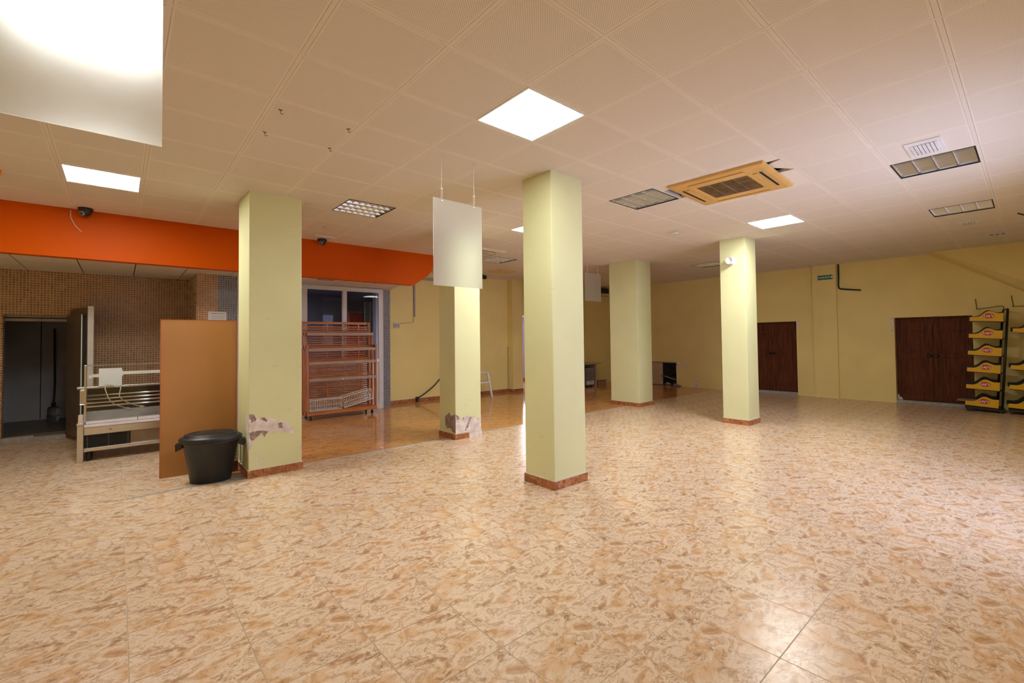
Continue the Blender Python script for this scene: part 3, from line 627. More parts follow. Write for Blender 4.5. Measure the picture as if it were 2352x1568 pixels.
# ================================================================== CEILING FITTINGS
def led_panel(i, j, label):
    t = thing('led_panel', label, 'ceiling light', (0.6 * i + 0.3, 0.6 * j + 0.3, H), group='square ceiling light panels')
    f = MB(); a, b = 0.288, 0.272
    f.box(-a, a, -a, -b, -0.004, 0.015); f.box(-a, a, b, a, -0.004, 0.015); f.box(-a, -b, -b, b, -0.004, 0.015); f.box(b, a, -b, b, -0.004, 0.015)
    f.build('frame', M['white'], t)
    MB().box(-b, b, -b, b, -0.002, 0.006).build('diffuser', emit_mat('led_diffuser', (0.97, 1.0, 0.94), LED * LED_GAIN[(i, j)]), t)
    MB().box(-a, a, -a, a, 0.016, 0.03).build('back_plate', M['white'], t)
for (i, j), l in zip(LEDS, ('lit square light panel nearest the camera in front of the middle pillar', 'lit square light panel above the pillar with the wall lamp', 'lit square light panel over the orange fascia near the left dome camera', 'lit square light panel half hidden behind the middle pillar', 'lit square light panel glowing behind the large frosted sheet')):
    led_panel(i, j, l)
def louvre(i, j, label, rot=0):
    t = thing('louvre_light', label, 'ceiling light', (0.6 * i + 0.3, 0.6 * j + 0.3, H), group='unlit louvred ceiling lights')
    a = 0.289; f = MB()
    for s in (-1, 1):
        f.box(-a, a, min(s * a, s * (a - .01)), max(s * a, s * (a - .01)), -0.003, 0.008); f.box(min(s * a, s * (a - .01)), max(s * a, s * (a - .01)), -a + .01, a - .01, -0.003, 0.008)
    f.build('frame', M['blackm'], t)
    MB().box(-a, a, -a, a, 0.085, 0.10).box(-a, -a + .004, -a, a, .008, .085).box(a - .004, a, -a, a, .008, .085).box(-a, a, -a, -a + .004, .008, .085).box(-a, a, a - .004, a, .008, .085).build('reflector', M['white'], t)
    for k in range(4):
        y = -0.21 + 0.14 * k; MB().tube([(-0.27, y, 0.062), (0.27, y, 0.062)], 0.011, 10).build('tube', M['white'], t, smooth=True)
    for k in range(5):                              # long dividers, V section
        y = -0.279 + 0.1395 * k
        MB().prism([(y - 0.003, 0.0), (y + 0.003, 0.0), (y + 0.012, 0.022), (y + 0.014, 0.034), (y - 0.014, 0.034), (y - 0.012, 0.022)], 'x', -0.279, 0.279).build('divider', M['mirror'], t)
    for k in range(6):
        x = -0.279 + 0.0797 * (k + 1)
        MB().prism([(x - 0.002, 0.002), (x + 0.002, 0.002), (x + 0.006, 0.02), (x + 0.007, 0.03), (x - 0.007, 0.03), (x - 0.006, 0.02)], 'y', -0.279, 0.279).build('louvre_blade', M['mirror'], t)
    return t
for (i, j), l in zip(LOUV, ('unlit mirrored louvre light in front of the orange fascia', 'unlit mirrored louvre light beside the yellowed air conditioner', 'unlit louvre light next to the larger white air vent', 'unlit louvre light closer to the stair underside at the far right', 'unlit louvre light beside the white air conditioner far behind', 'unlit louvre light behind the pillar with the wall lamp')):
    louvre(i, j, l)
def aircon(name, label, loc, rot, body, dark, white=False):
    t = thing(name, label, 'air conditioner', loc, rot)
    a = 0.475; f = MB(); zb, zt = -0.038, -0.002
    # border with four sloping lips and a recessed grille
    def ring(a0, z0, a1, z1):
        p = [(-a0, -a0, z0), (a0, -a0, z0), (a0, a0, z0), (-a0, a0, z0), (-a1, -a1, z1), (a1, -a1, z1), (a1, a1, z1), (-a1, a1, z1)]
        f.add(p, [(i, i + 4, (i + 1) % 4 + 4, (i + 1) % 4) for i in range(4)])
    ring(a, zt, a - 0.005, zb + 0.012); ring(a - 0.005, zb + 0.012, 0.44, zb); ring(0.44, zb, 0.27, zb); ring(0.27, zb, 0.25, zb + 0.012)
    f.add([(-a, -a, zt), (a, -a, zt), (a, a, zt), (-a, a, zt)], [(0, 1, 2, 3)])
    f.build('casing', body, t)
    MB().box(-0.25, 0.25, -0.25, 0.25, zb + 0.011, zb + 0.02).build('intake', dark, t)
    for k in range(17):
        x = -0.24 + k * 0.03; MB().box(x - 0.004, x + 0.004, -0.25, 0.25, zb + 0.002, zb + 0.010).build('grille_slat', M['acgrille'] if not white else M['vent'], t)
    for k in range(3):
        y = -0.125 + k * 0.125; MB().box(-0.25, 0.25, y - 0.003, y + 0.003, zb + 0.001, zb + 0.009).build('grille_bar', M['acgrille'] if not white else M['vent'], t)
    for k in range(4):
        an = k * math.pi / 2; c, s = math.cos(an), math.sin(an)
        def rot2(x, y): return (x * c - y * s, x * s + y * c)
        def slab(x0, x1, y0, y1, z0, z1):
            P = [rot2(x0, y0), rot2(x1, y0), rot2(x1, y1), rot2(x0, y1)]
            return MB().hexa([(p[0], p[1], z0) for p in P] + [(p[0], p[1], z1) for p in P])
        op = k in (0, 2)
        slab(-0.28, 0.28, 0.375, 0.398 if op else 0.38, zb - 0.0015, zb).build('air_slot', M['darkhole'], t)
        slab(-0.275, 0.275, 0.318 if op else 0.367, 0.358 if op else 0.405, zb - 0.008, zb - 0.002).build('vane', body, t)
    MB().box(-0.29, -0.26, -0.415, -0.409, zb - 0.001, zb).build('indicator', M['shade'], t)
    return t
aircon('air_conditioner', 'yellowed ceiling air conditioner cassette with a grimy grille', (2.962, 0.015, H), (0, 0, R(2.5)), M['acbeige'], M['acgrille'])
aircon('air_conditioner', 'pale ceiling air conditioner cassette half hidden by the middle hanging sheet', (2.95, 4.73, H), (0, 0, 0), M['cream'], M['cardboard'], True)
def vent(label, x, y, wx, wy, n):
    t = thing('air_vent', label, 'vent', (x, y, H)); a, b = wx / 2, wy / 2
    f = MB(); f.box(-a, a, -b, b, -0.008, 0.0); f.build('plate', M['vent'], t, bevel=0.003)
    MB().box(-a * .62, a * .72, -b * .66, b * .62, -0.0095, -0.008).build('opening', M['shade'], t)
    for k in range(n + 1):
        y_ = -b * .66 + (b * 1.28) * k / n; MB().box(-a * .62, a * .72, y_ - b * 0.08, y_ + b * 0.08, -0.014, -0.009).build('slat', M['vent'], t)
    MB().box(-a * 0.03, a * 0.03, -b * .66, b * .62, -0.0145, -0.014).build('cross_bar', M['vent'], t)
    return t
vent('white slatted air vent beside the bluish louvre light', 3.32, -1.50, 0.44, 0.24, 6)
vent('small white air vent near the stair underside', 7.45, -1.49, 0.26, 0.22, 5)
vent('thin vent strip where the ceiling meets the stair box', 8.85, -1.72, 0.2, 0.3, 3)
# flush discs and squares
def disc(name, label, cat, loc, r, mat, h=0.012):
    o = MB().lathe([(r, 0), (r, -h * .6), (r * .85, -h)][::-1], 28).build(name, mat, smooth=True); o.location = loc; return tag(o, label, cat)
disc('speaker_cover', 'round flush cover above the right dome camera', 'cover', (0.29, 4.51, H), 0.085, M['cream'])
disc('downlight', 'round flush downlight under the lowered ceiling at far left', 'light', (-2.70, 6.05, 2.546), 0.11, M['ceilplain'])
disc('downlight', 'round flush downlight under the lowered ceiling near the glazed partition', 'light', (1.84, 6.25, 2.546), 0.10, M['cream'])
t = thing('ceiling_grille', 'square dark grille under the lowered ceiling over the bread rack', 'grille', (0.845, 6.2, 2.546)); MB().box(-.14, .14, -.14, .14, -.006, 0).build('plate', M['shade'], t)
for k in range(6): MB().box(-.12, .12, -.12 + k * .044, -.105 + k * .044, -.010, -.006).build('slat', M['conduit'], t)
t = thing('square_diffuser', 'square beige air diffuser in the ceiling near the back wall', 'vent', (4.98, 6.26, H)); MB().box(-.26, .26, -.26, .26, -.006, 0).build('plate', M['acbeige'], t)
for a in (.2, .13, .06): MB().box(-a, a, -a, a, -.006 - (.26 - a) * .06, -.005).build('ring', M['cream'] if a != .13 else M['acbeige'], t)
t = thing('emergency_light', 'small square emergency light on the ceiling between two pillars', 'light', (4.52, 1.53, H)); MB().box(-.09, .09, -.09, .09, -.008, 0).build('plate', M['cream'], t, bevel=.003); MB().box(-.05, .05, -.035, .035, -.026, -.008).build('lens', M['white'], t, bevel=.006)
t = thing('smoke_detector', 'white base strip on the ceiling above the right dome camera', 'detector', (0.44, 5.10, H)); MB().box(-.17, .13, -.04, .04, -.012, 0).build('body', M['vent'], t, bevel=.003); MB().box(.04, .1, -.02, .02, -.014, -.012).build('indicator', M['cream'], t)
# dome cameras
def dome(label, x, y):
    t = thing('dome_camera', label, 'camera', (x, y, H), (0, 0, YAW - math.pi / 2), group='black dome cameras on the ceiling')
    MB().lathe([(0.03, -0.036), (0.066, -0.034), (0.07, -0.02), (0.07, 0)], 28).build('base', M['black'], t, smooth=True)
    MB().lathe([(0.004, -0.098), (0.025, -0.093), (0.042, -0.08), (0.054, -0.06), (0.058, -0.036), (0.058, -0.03)], 28).build('dome', M['black'], t, smooth=True)
    rx = Matrix.Rotation(R(118), 3, 'X')
    MB().lathe([(0.012, 0), (0.027, 0.0), (0.029, 0.012), (0.02, 0.018)], 20, c=(0, -0.038, -0.066), rot=rx).build('lens_ring', M['greyunit'], t, smooth=True)
    MB().lathe([(0.012, 0), (0.014, 0.008), (0.006, 0.014)], 16, c=(0, -0.047, -0.072), rot=rx).build('lens', M['blackm'], t, smooth=True)
    return t
dome('black dome camera over the left end of the orange fascia', -2.285, 5.33); dome('black dome camera between the peeled pillar and the hanging sheet', 0.46, 5.31)
o = MB().tube([(-2.42, 5.434, 3.04), (-2.42, 5.434, 2.95), (-2.38, 5.434, 2.86), (-2.33, 5.434, 2.80), (-2.32, 5.434, 2.795)], 0.004, 6).build('thin_wire', M['stringw'], smooth=True); tag(o, 'thin wire hanging on the orange fascia beside the left dome camera', 'wire')
# hooks
for (x, y), l in zip(((-1.128, 1.34), (-1.13, 1.783), (-0.654, 1.325), (-0.643, 1.767)), ('nearer left', 'farther left', 'nearer right', 'farther right')):
    t = thing('ceiling_hook', 'small dark hook screwed into the ceiling, %s of the four' % l, 'hook', (x, y, H), (0, 0, R(-40 if 'right' in l else 10)), group='small hooks in the ceiling')
    MB().box(-.013, .013, -.0045, .0045, -.003, .002).build('plate', M['hook'], t)
    pts = [(0, 0, -.003), (0, 0, -.018)] + [(0.009 - 0.009 * math.cos(a), 0, -.019 - 0.009 * math.sin(a)) for a in [k * math.pi / 8 for k in range(1, 9)]]
    MB().tube(pts, .0020, 6).build('hook', M['hook'], t, smooth=True)
# frosted sheets hung on cords
def hung_sheet(label, xc, y, w_, z0, z1, group='frosted sheets hung from the ceiling'):
    t = thing('hanging_sheet', label, 'hanging sign', (xc, y, H), group=group)
    MB().box(-w_ / 2, w_ / 2, -.002, .002, z0 - H, z1 - H).build('sheet', M['frost'], t, bevel=.0008)
    for s in (-1, 1):
        x = s * w_ * 0.33
        MB().tube([(x, 0, 0), (x + s * 0.003, 0, z1 - H + .09)], .0022, 6).build('cord', M['stringw'], t)
        MB().tube([(x - .006, 0, z1 - H + .09), (x - .006, 0, z1 - H - .01)], .0015, 5).tube([(x + .006, 0, z1 - H + .09), (x + .006, 0, z1 - H - .01)], .0015, 5).tube([(x - .012, 0, z1 - H + .09), (x + .012, 0, z1 - H + .09)], .003, 6).build('clip', M['stringw'], t)
        MB().lathe([(.003, -.009), (.008, -.005), (.009, 0), (.008, .005), (.003, .009)], 12, c=(x, 0, z1 - H - .018)).build('bead', M['chrome'], t, smooth=True)
        MB().tube([(x, 0, 0.004), (x, 0, -.02), (x + .01, 0, -.028), (x + .018, 0, -.018)], .002, 6).build('ceiling_eye', M['conduit'], t)
    return t
hung_sheet('large frosted sheet hanging nearest the camera at the upper left', -2.157, -0.735, 0.52, 1.90, 2.66)
hung_sheet('frosted sheet hanging in front of the yellow pillar with the bare foot', 0.310, 1.26, 0.52, 1.903, 2.66)
hung_sheet('small distant frosted sheet hanging behind the middle pillar', 5.79, 4.17, 0.54, 2.235, 2.84)
# black bracket at the right edge, orange lamp corner at the left edge
t = thing('ceiling_bracket', 'black ceiling bracket with a slanted arm at the right edge', 'bracket', (6.46, -2.055, H))
MB().tube([(0.0, -0.05, 0), (0.0, -0.05, -.20)], .012, 8).build('stem', M['blackm'], t); MB().box(-.03, .03, -.13, -.015, -.27, -.17).build('body', M['blackm'], t, bevel=.01); MB().tube([(0, .075, -.135), (0, -.03, -.20)], .009, 8).build('arm', M['blackm'], t)
t = thing('orange_box_sign', 'orange sign corner under the ceiling at the left edge', 'sign', (-2.99, 4.1, H)); MB().prism([(-.2, -.25), (0.0, -.25), (.188, 0.03), (0, .28), (-.2, .28)], 'z', -.07, 0).build('body', M['orange'], t, bevel=.01); MB().prism([(-.2, -.26), (0.003, -.26), (.20, 0.03), (0.003, .29), (-.2, .29)], 'z', -.012, -0.001).build('rim', M['cream'], t)
t = thing('black_light', 'small black fitting under the ceiling behind the middle hanging sheet', 'light', (4.90, 6.95, H)); MB().box(-.14, .10, -.05, .05, -.11, -.02).build('body', M['blackm'], t, bevel=.01); MB().box(-.02, .02, -.02, .02, -.02, 0).build('stem', M['blackm'], t)
t = thing('ceiling_gap_cover', 'black duct box high on the far wall beside the wide pillar', 'duct', (9.75, 7.02, 2.93)); MB().box(-.35, .3, -.07, .07, -.05, .1).build('body', M['blackm'], t, bevel=.008); MB().tube([(-.35, 0, -.15), (.35, 0, -.15)], .012, 8).build('pipe', M['conduit'], t)

# ================================================================== THINGS ON THE LEFT
# ---- refrigerated counter
c = thing('display_counter', 'stainless refrigerated display counter standing before the mosaic wall', 'counter', (-2.285, 5.52, 0))
L_ = 1.30; D = 0.72
MB().box(0, L_, 0.02, D, 0.12, 0.32).build('lower_body', M['steeld'], c, bevel=.004)
MB().box(0, L_, -0.005, 0.03, 0.325, 0.415).build('front_panel', M['steel'], c, bevel=.004, label='bright stainless front panel')
MB().box(0.232, 0.25, -0.008, -0.004, 0.366, 0.376).build('lock', M['blackm'], c)
MB().box(0, L_, -0.02, 0.10, 0.418, 0.452).build('front_rail', M['lav'], c, bevel=.005); MB().box(0.015, 0.50, -0.012, 0.09, 0.456, 0.49).build('rail_cover', M['lav'], c, bevel=.004); MB().box(0.505, L_, -0.012, 0.09, 0.456, 0.49).build('rail_cover', M['lav'], c, bevel=.004)
MB().box(0.0, L_, -0.015, 0.02, 0.125, 0.168).build('kick_rail', M['steel'], c, bevel=.004)
for x, y in ((0.04, .06), (1.24, .06), (0.04, .66), (1.24, .66)): MB().tube([(x, y, 0), (x, y, .125)], .022, 10).build('leg', M['black'], c)
MB().box(0.0, 0.435, 0.012, 0.021, 0.165, 0.315).build('grille_recess', M['darkhole'], c)
for k in range(6): MB().box(0.01, 0.43, 0.008, 0.012, 0.178 + k * .024, 0.182 + k * .024).build('grille_bar', M['blackm'], c)
for x in (0.03, 0.225, 0.41): MB().box(x - .002, x + .002, 0.006, 0.012, 0.168, 0.312).build('grille_bar', M['steeld'], c)
MB().box(-0.062, -0.002, -0.01, D + .02, 0.0, 0.445).build('end_panel', M['steel'], c, bevel=.006)
MB().box(-0.066, 0.0, -0.018, D + .03, 0.447, 0.478).build('end_cap', M['chrome'], c, bevel=.008)
MB().prism([(-0.01, .48), (.16, .48), (.14, .575), (.03, .575)], 'x', -0.055, -0.008).build('end_block', M['chrome'], c, bevel=.006)
MB().box(-0.004, 0.018, 0.0, 0.03, 0.49, 1.175).build('post', M['steel'], c, bevel=.003)
MB().box(0.018, L_, 0.006, 0.012, 0.49, 1.172).build('front_glass', M['glass'], c)
MB().box(0.0, L_, 0.004, 0.014, 1.168, 1.176).build('glass_edge', M['shade'], c)
MB().box(0.0, L_, 0.10, 0.62, 0.43, 0.455).build('deck', M['deck'], c); MB().prism([(0.44, .455), (.47, .455), (.50, .56), (.47, .56)], 'x', 0, L_).build('deck_riser', M['deck'], c)
MB().box(0.0, L_, 0.60, 0.63, 0.45, 0.86).build('back_panel', M['blackm'], c)
for k, z in enumerate((0.62, 0.667, 0.714, 0.762)): MB().tube([(0.0, 0.47 + k * .012, z), (L_, 0.47 + k * .012, z)], .014, 8).build('rod', M['chrome'], c, smooth=True)
MB().box(-0.09, L_, 0.46, 0.70, 0.852, 0.878).build('shelf', M['steel'], c, bevel=.003)
MB().box(-0.055, -0.004, 0.30, 0.52, 0.68, 0.85).build('side_block', M['steel'], c, bevel=.004); MB().tube([(-.06, .42, .665), (.0, .42, .665)], .012, 8).build('side_knob', M['chrome'], c)
MB().box(0.36, L_, 0.44, 0.50, 1.02, 1.062).build('lamp_rail', M['white'], c, bevel=.004); MB().box(0.33, 0.36, 0.43, 0.51, 1.005, 1.075).build('lamp_end', M['white'], c, bevel=.004); MB().box(0.02, 0.05, .44, .5, .99, 1.03).build('lamp_end', M['white'], c)
MB().box(0.05, 0.34, 0.46, 0.48, 1.0, 1.04).build('lamp_arm', M['white'], c)
tag(hung_dummy := MB().box(-0.115, 0.115, -.002, .002, 0, 0.232).build('frosted_sheet', M['milky']), 'small frosted sheet propped inside the refrigerated counter', 'sheet')
hung_dummy.location = (-2.052, 5.945, 0.880)
def cable(name, label, pts, r, mat, plug=None, cat='cable'):
    t = thing(name, label, cat, pts[0]); p0 = Vector(pts[0])
    P = [Vector(p) - p0 for p in pts]; Q = []
    for i in range(len(P) - 1):                       # Catmull-Rom
        a, b, c_, d = P[max(i - 1, 0)], P[i], P[i + 1], P[min(i + 2, len(P) - 1)]
        for k in range(6):
            u = k / 6; Q.append(0.5 * ((2 * b) + (c_ - a) * u + (2 * a - 5 * b + 4 * c_ - d) * u * u + (3 * b - a - 3 * c_ + d) * u ** 3))
    Q.append(P[-1])
    MB().tube(Q, r, 8).build('cord', mat, t, smooth=True)
    if plug:
        d = (Q[-1] - Q[-3]).normalized(); MB().tube([Q[-1], Q[-1] + d * .03, Q[-1] + d * .06], [.008, .018, .016], 10).build('plug', plug, t, smooth=True)
    return t
cable('power_cable', 'pale cable with a plug hanging in the counter, nearer the sheet', [(-1.98, 5.93, .86), (-2.10, 5.90, .90), (-2.08, 5.86, .76), (-2.02, 5.78, .66), (-1.90, 5.70, .60)], .006, M['cable'], M['cable'])
cable('power_cable', 'pale cable with a plug hanging in the counter, nearer the partition board', [(-2.0, 5.94, .87), (-1.95, 5.90, .86), (-1.96, 5.86, .74), (-1.88, 5.78, .66), (-1.76, 5.70, .61)], .006, M['cable'], M['cable'])
# ---- partition board
b = thing('partition_board', 'tall brown hardboard with red edges standing behind the black bin', 'board', (-1.287, 4.01, 0), (0, 0, R(-3)))
MB().box(-.347, .347, -.009, .009, 0.0, 1.685).build('panel', M['board'], b)
for x0, x1, z0, z1 in ((-.352, -.347, 0, 1.688), (.347, .352, 0, 1.688), (-.347, .347, 1.685, 1.689)): MB().box(x0, x1, -.0105, .0105, z0, z1).build('edge_band', M['redge'], b)
# narrow dark board with faded print behind the bin
t = thing('printed_box', 'narrow dark red box with white print wedged between board and pillar', 'box', (-0.985, 3.80, 0), (0, 0, R(0)))
MB().box(-.035, .03, -.02, .02, 0, .42).build('body', M['rust'], t, bevel=.003); MB().box(-.033, .03, -.0225, -.02, .12, .41).build('label_panel', M['paper'], t)
for k in range(7): MB().box(-.02, .015, -.0245, -.0225, .14 + k * .038, .158 + k * .038).build('print_line', M['ink'], t)
# ---- bin
t = thing('waste_bin', 'black oval plastic bin with a domed lid in front of the brown board', 'bin', (-1.235, 3.585, 0), (0, 0, R(-14)))
MB().lathe([(.70, 0.0), (.72, .004), (.98, .40), (1.03, .405), (1.05, .43), (1.0, .432), (.95, .40), (.70, .02)], 48, .25, .185).build('body', M['black'], t, smooth=True)
MB().lathe([(1.10, .425), (1.12, .432), (1.12, .452), (1.06, .466), (.96, .470), (.94, .492), (.80, .502), (.76, .494), (.55, .505), (.2, .513), (.02, .514)], 48, .25, .185).build('lid', M['black'], t, smooth=True)
for s in (-1, 1):
    x = s * .245; MB().hexa([(x, -.05, .36), (x + s * .055, -.045, .335), (x + s * .055, .045, .335), (x, .05, .36), (x, -.05, .425), (x + s * .06, -.04, .41), (x + s * .06, .04, .41), (x, .05, .425)]).build('handle', M['black'], t, bevel=.006)
MB().lathe([(.012, 0), (.014, .008), (.01, .012)], 12, c=(0, -.20, .436)).build('lid_catch', M['blackm'], t)
# ---- notice on the mosaic pier
t = thing('paper_notice', 'white paper notice on the mosaic pier above the brown board', 'notice', (-0.745, 6.718, 1.86)); MB().box(-.135, .12, -.003, 0, -.16, .08).build('sheet', M['paper'], t); MB().box(-.09, .08, -.004, -.003, .045, .055).build('print_line', M['ink'], t)
for k in range(5): MB().box(-.09, .09, -.004, -.003, -.0 - k * .03, .006 - k * .03).build('print_line', M['ink'], t)
t = thing('light_switch', 'small white fitting on the edge of the glazed partition beside the peeled pillar', 'switch', (-0.44, 6.735, 2.20)); MB().box(-.02, .02, -.02, 0, -.05, .05).build('body', M['white'], t, bevel=.005); MB().box(-.008, .008, -.024, -.02, -.02, .02).build('rocker', M['vent'], t)
# ---- cold room door, jug and pole
t = thing('cold_room_door', 'thick dark insulated door standing open against the mosaic wall', 'door', (-2.50, 7.72, 0.03), (0, 0, R(-73)))
MB().box(0.0, .78, -.05, .01, 0.0, 1.94).build('door_leaf', M['leafd'], t, bevel=.005)
MB().box(.06, .70, -.10, -.052, .06, 1.84).build('inner_panel', M['leafd'], t, bevel=.008); MB().box(.70, .708, -.10, -.088, .06, 1.84).build('gasket', M['white'], t); MB().box(.70, .707, -.0875, -.052, .06, 1.84).build('gasket_core', M['rubber'], t); MB().box(.78, .795, -.05, .015, 0, 1.94).build('edge_trim', M['vent'], t, label='pale metal edge of the door'); MB().box(0, .795, -.052, .012, 1.94, 1.955).build('edge_trim', M['steel'], t)
t = thing('water_jug', 'clear plastic water jug upside down on the cold room floor', 'jug', (-2.835, 9.3, 0.086)); MB().lathe([(.07, 0), (.085, .01), (.085, .10), (.08, .11), (.085, .12), (.085, .2), (.07, .245), (.03, .27), (.028, .30)], 24).build('body', M['bottle'], t, smooth=True); MB().lathe([(.033, .295), (.033, .325), (.02, .33)], 16).build('cap', M['blackm'], t)
cable('black_hose', 'black hose hanging down the cold room wall to the jug', [(-2.86, 9.62, 1.72), (-2.85, 9.55, 1.2), (-2.83, 9.42, .75), (-2.835, 9.32, .42)], .015, M['rubber'], cat='hose')

# ================================================================== WOODEN BREAD RACK
k_ = thing('bread_rack', 'slatted wooden bread rack with sloping shelves before the glazed partition', 'rack', (1.245, 6.70, 0))
W2 = 0.63
for s in (-1, 1):
    x0, x1 = (-W2 - .03, -W2) if s < 0 else (W2, W2 + .03)
    MB().box(x0, x1, -.20, -.13, .08, 1.37).build('front_post', M['woodz'], k_, bevel=.003); MB().box(x0, x1, .13, .20, .08, 1.81).build('back_post', M['woodz'], k_, bevel=.003); MB().box(x0, x1, -.02, .04, .10, 1.60).build('middle_post', M['woodz'], k_, bevel=.003)
    MB().box(x0, x1, -.19, .19, .08, .15).build('side_rail', M['wood'], k_, bevel=.003); MB().box(x0, x1, -.18, .19, 1.30, 1.36).build('side_rail', M['wood'], k_, bevel=.003); MB().box(x0, x1, -.05, .19, 1.55, 1.61).build('side_rail', M['wood'], k_, bevel=.003)
MB().box(-W2 - .03, W2 + .03, -.215, -.19, .09, .15).build('bottom_rail', M['wood'], k_, bevel=.003); MB().box(-W2, W2, .17, .20, 1.76, 1.81).build('top_rail', M['wood'], k_, bevel=.003)
for x in (-.20, .42): MB().box(x, x + .03, .155, .165, .15, 1.76).build('back_brace', M['woodz'], k_)
for z in [.17 + .0425 * q for q in range(37)]:
    MB().box(-W2, W2, .165, .18, z, z + .025).build('back_slat', M['wood'], k_)
for z, y0 in ((.735, -.20), (1.04, -.20), (1.285, -.19), (1.575, -.10)):
    MB().box(-W2 + .005, W2, y0 - .004, y0 + .008, z - .03, z + .018).build('price_strip', M['strip'], k_, label='pale price strip')
    for q in range(3):
        y = y0 + .03 + q * .075; zz = z - .014 + q * .03; MB().hexa([(-W2, y, zz), (W2, y, zz), (W2, y + .02, zz + .008), (-W2, y + .02, zz + .008), (-W2, y, zz + .012), (W2, y, zz + .012), (W2, y + .02, zz + .020), (-W2, y + .02, zz + .020)]).build('shelf_slat', M['wood'], k_)
    if z < .8: MB().box(-.03, -.005, y0 - .008, y0 - .002, z - .02, z - .002).build('clip', M['white'], k_)
for q in range(5): MB().box(-W2, W2, -.185 + q * .07, -.145 + q * .07, .145, .16).build('shelf_slat', M['wood'], k_)
for x in (-.58, .58):
    for y in (-.15, .15): MB().lathe([(.004, -.012), (.034, -.012), (.036, 0), (.034, .012), (.004, .012)], 16, c=(x, y, .036), rot=Matrix.Rotation(R(90), 3, 'Y')).box(x - .01, x + .01, y - .015, y + .015, .05, .085).build('caster', M['black'], k_)
def basket(label, loc, rot):
    t = thing('wire_basket', label, 'basket', loc, rot, group='wire baskets on the bread rack'); w2, d2, h = .285, .09, .20
    for z in (0.005, h): MB().tube([(-w2, -d2, z), (w2, -d2, z), (w2, d2, z), (-w2, d2, z), (-w2, -d2, z)], .0065, 6).build('rim_wire', M['white'], t)
    f = MB(); g = MB(); bt = MB()
    for q in range(19):
        x = -w2 + q * 2 * w2 / 18; f.tube([(x, -d2, 0), (x, -d2, h)], .0042, 5); g.tube([(x, d2, 0), (x, d2, h)], .0035, 5); bt.tube([(x, -d2, .003), (x, d2, .003)], .0028, 5)
    f.build('front_wires', M['white'], t); g.build('back_wires', M['white'], t); bt.build('floor_wires', M['white'], t)
    MB().tube([(-w2, -d2, h * .5), (w2, -d2, h * .5)], .003, 5).build('mid_wire', M['white'], t)
basket('white wire basket lying level at the bottom of the bread rack', (.925, 6.60, .165), (0, 0, 0)); basket('white wire basket lying tilted at the bottom of the bread rack', (1.55, 6.60, .235), (0, R(-12.5), 0))

# ================================================================== BACK WALL BITS
t = thing('wall_socket', 'beige double socket on the yellow back wall', 'socket', (2.79, YW, 1.77)); MB().box(-.075, .075, -.03, 0, -.06, .06).build('plate', M['cream'], t, bevel=.004); MB().box(-.06, .0, -.034, -.03, -.04, .04).build('insert', M['conduit'], t); MB().box(.008, .06, -.034, -.03, -.04, .04).build('insert', M['conduit'], t)
t = thing('wall_conduit', 'thin grey conduit running down the back wall to the socket', 'conduit', (3.25, YW - .012, 0)); MB().box(-.018, .018, -.012, .012, 1.98, 2.86).build('duct', M['conduit'], t, bevel=.003); MB().tube([(-.03, 0, 2.86), (-.03, 0, 1.86), (-.05, 0, 1.855), (-.40, 0, 1.815)], .006, 6).build('wire', M['conduit'], t)
cable('black_cable', 'thick black cable rising along the back wall from a floor plug', [(3.29, 7.36, .10), (3.42, 7.38, .14), (3.72, 7.39, .32), (3.95, 7.39, .52), (4.3, 7.39, .78), (4.6, 7.39, .88)], .013, M['rubber'])
t = thing('floor_plug', 'black plug box on the back wall at the end of the cable', 'plug', (3.285, 7.395, .06)); MB().box(-.03, .03, -.045, .012, -.05, .06).build('body', M['black'], t, bevel=.008); MB().tube([(0, -.04, .0), (0, -.055, .0)], .018, 10).build('face', M['blackm'], t)
t = thing('pilaster_cable', 'thin dark cable at the corner of the back wall pilaster', 'cable', (6.085, 7.39, 0)); MB().tube([(0, 0, .09), (0, 0, 1.2)], .007, 6).build('cord', M['conduit'], t); MB().box(-.012, .012, -.012, .012, 1.19, 1.22).build('clip', M['conduit'], t)
# white garden chair seen from its side
t = thing('plastic_chair', 'white plastic armchair standing near the back wall behind the pillar', 'chair', (4.74, 7.03, 0), (0, 0, 0))
MB().prism([(-.24, -.25), (.22, -.27), (.25, 0), (.22, .27), (-.24, .25)], 'z', .375, .40).build('seat', M['white'], t, bevel=.008)
for s in (-1, 1):
    y = s * .255
    MB().hexa([(.27, y - .02, 0), (.31, y - .02, 0), (.31, y + .02, 0), (.27, y + .02, 0), (.13, y - .022, .61), (.185, y - .022, .61), (.185, y + .022, .61), (.13, y + .022, .61)]).build('front_leg', M['white'], t, bevel=.006)
    MB().hexa([(-.31, y - .02, 0), (-.27, y - .02, 0), (-.27, y + .02, 0), (-.31, y + .02, 0), (-.27, y - .02, .60), (-.21, y - .02, .60), (-.21, y + .02, .60), (-.27, y + .02, .60)]).build('back_leg', M['white'], t, bevel=.006)
    MB().tube([(-.29, y, .66), (-.1, y, .635), (.08, y, .63), (.17, y, .60)], [.018, .024, .024, .018], 10).build('armrest', M['white'], t, smooth=True)
    MB().box(-.25, .22, y - .015, y + .015, .365, .40).build('seat_rail', M['white'], t, bevel=.004)
MB().hexa([(-.25, -.25, .40), (-.22, -.25, .40), (-.22, .25, .40), (-.25, .25, .40), (-.36, -.21, .84), (-.335, -.21, .84), (-.335, .21, .84), (-.36, .21, .84)]).build('backrest', M['white'], t, bevel=.01)
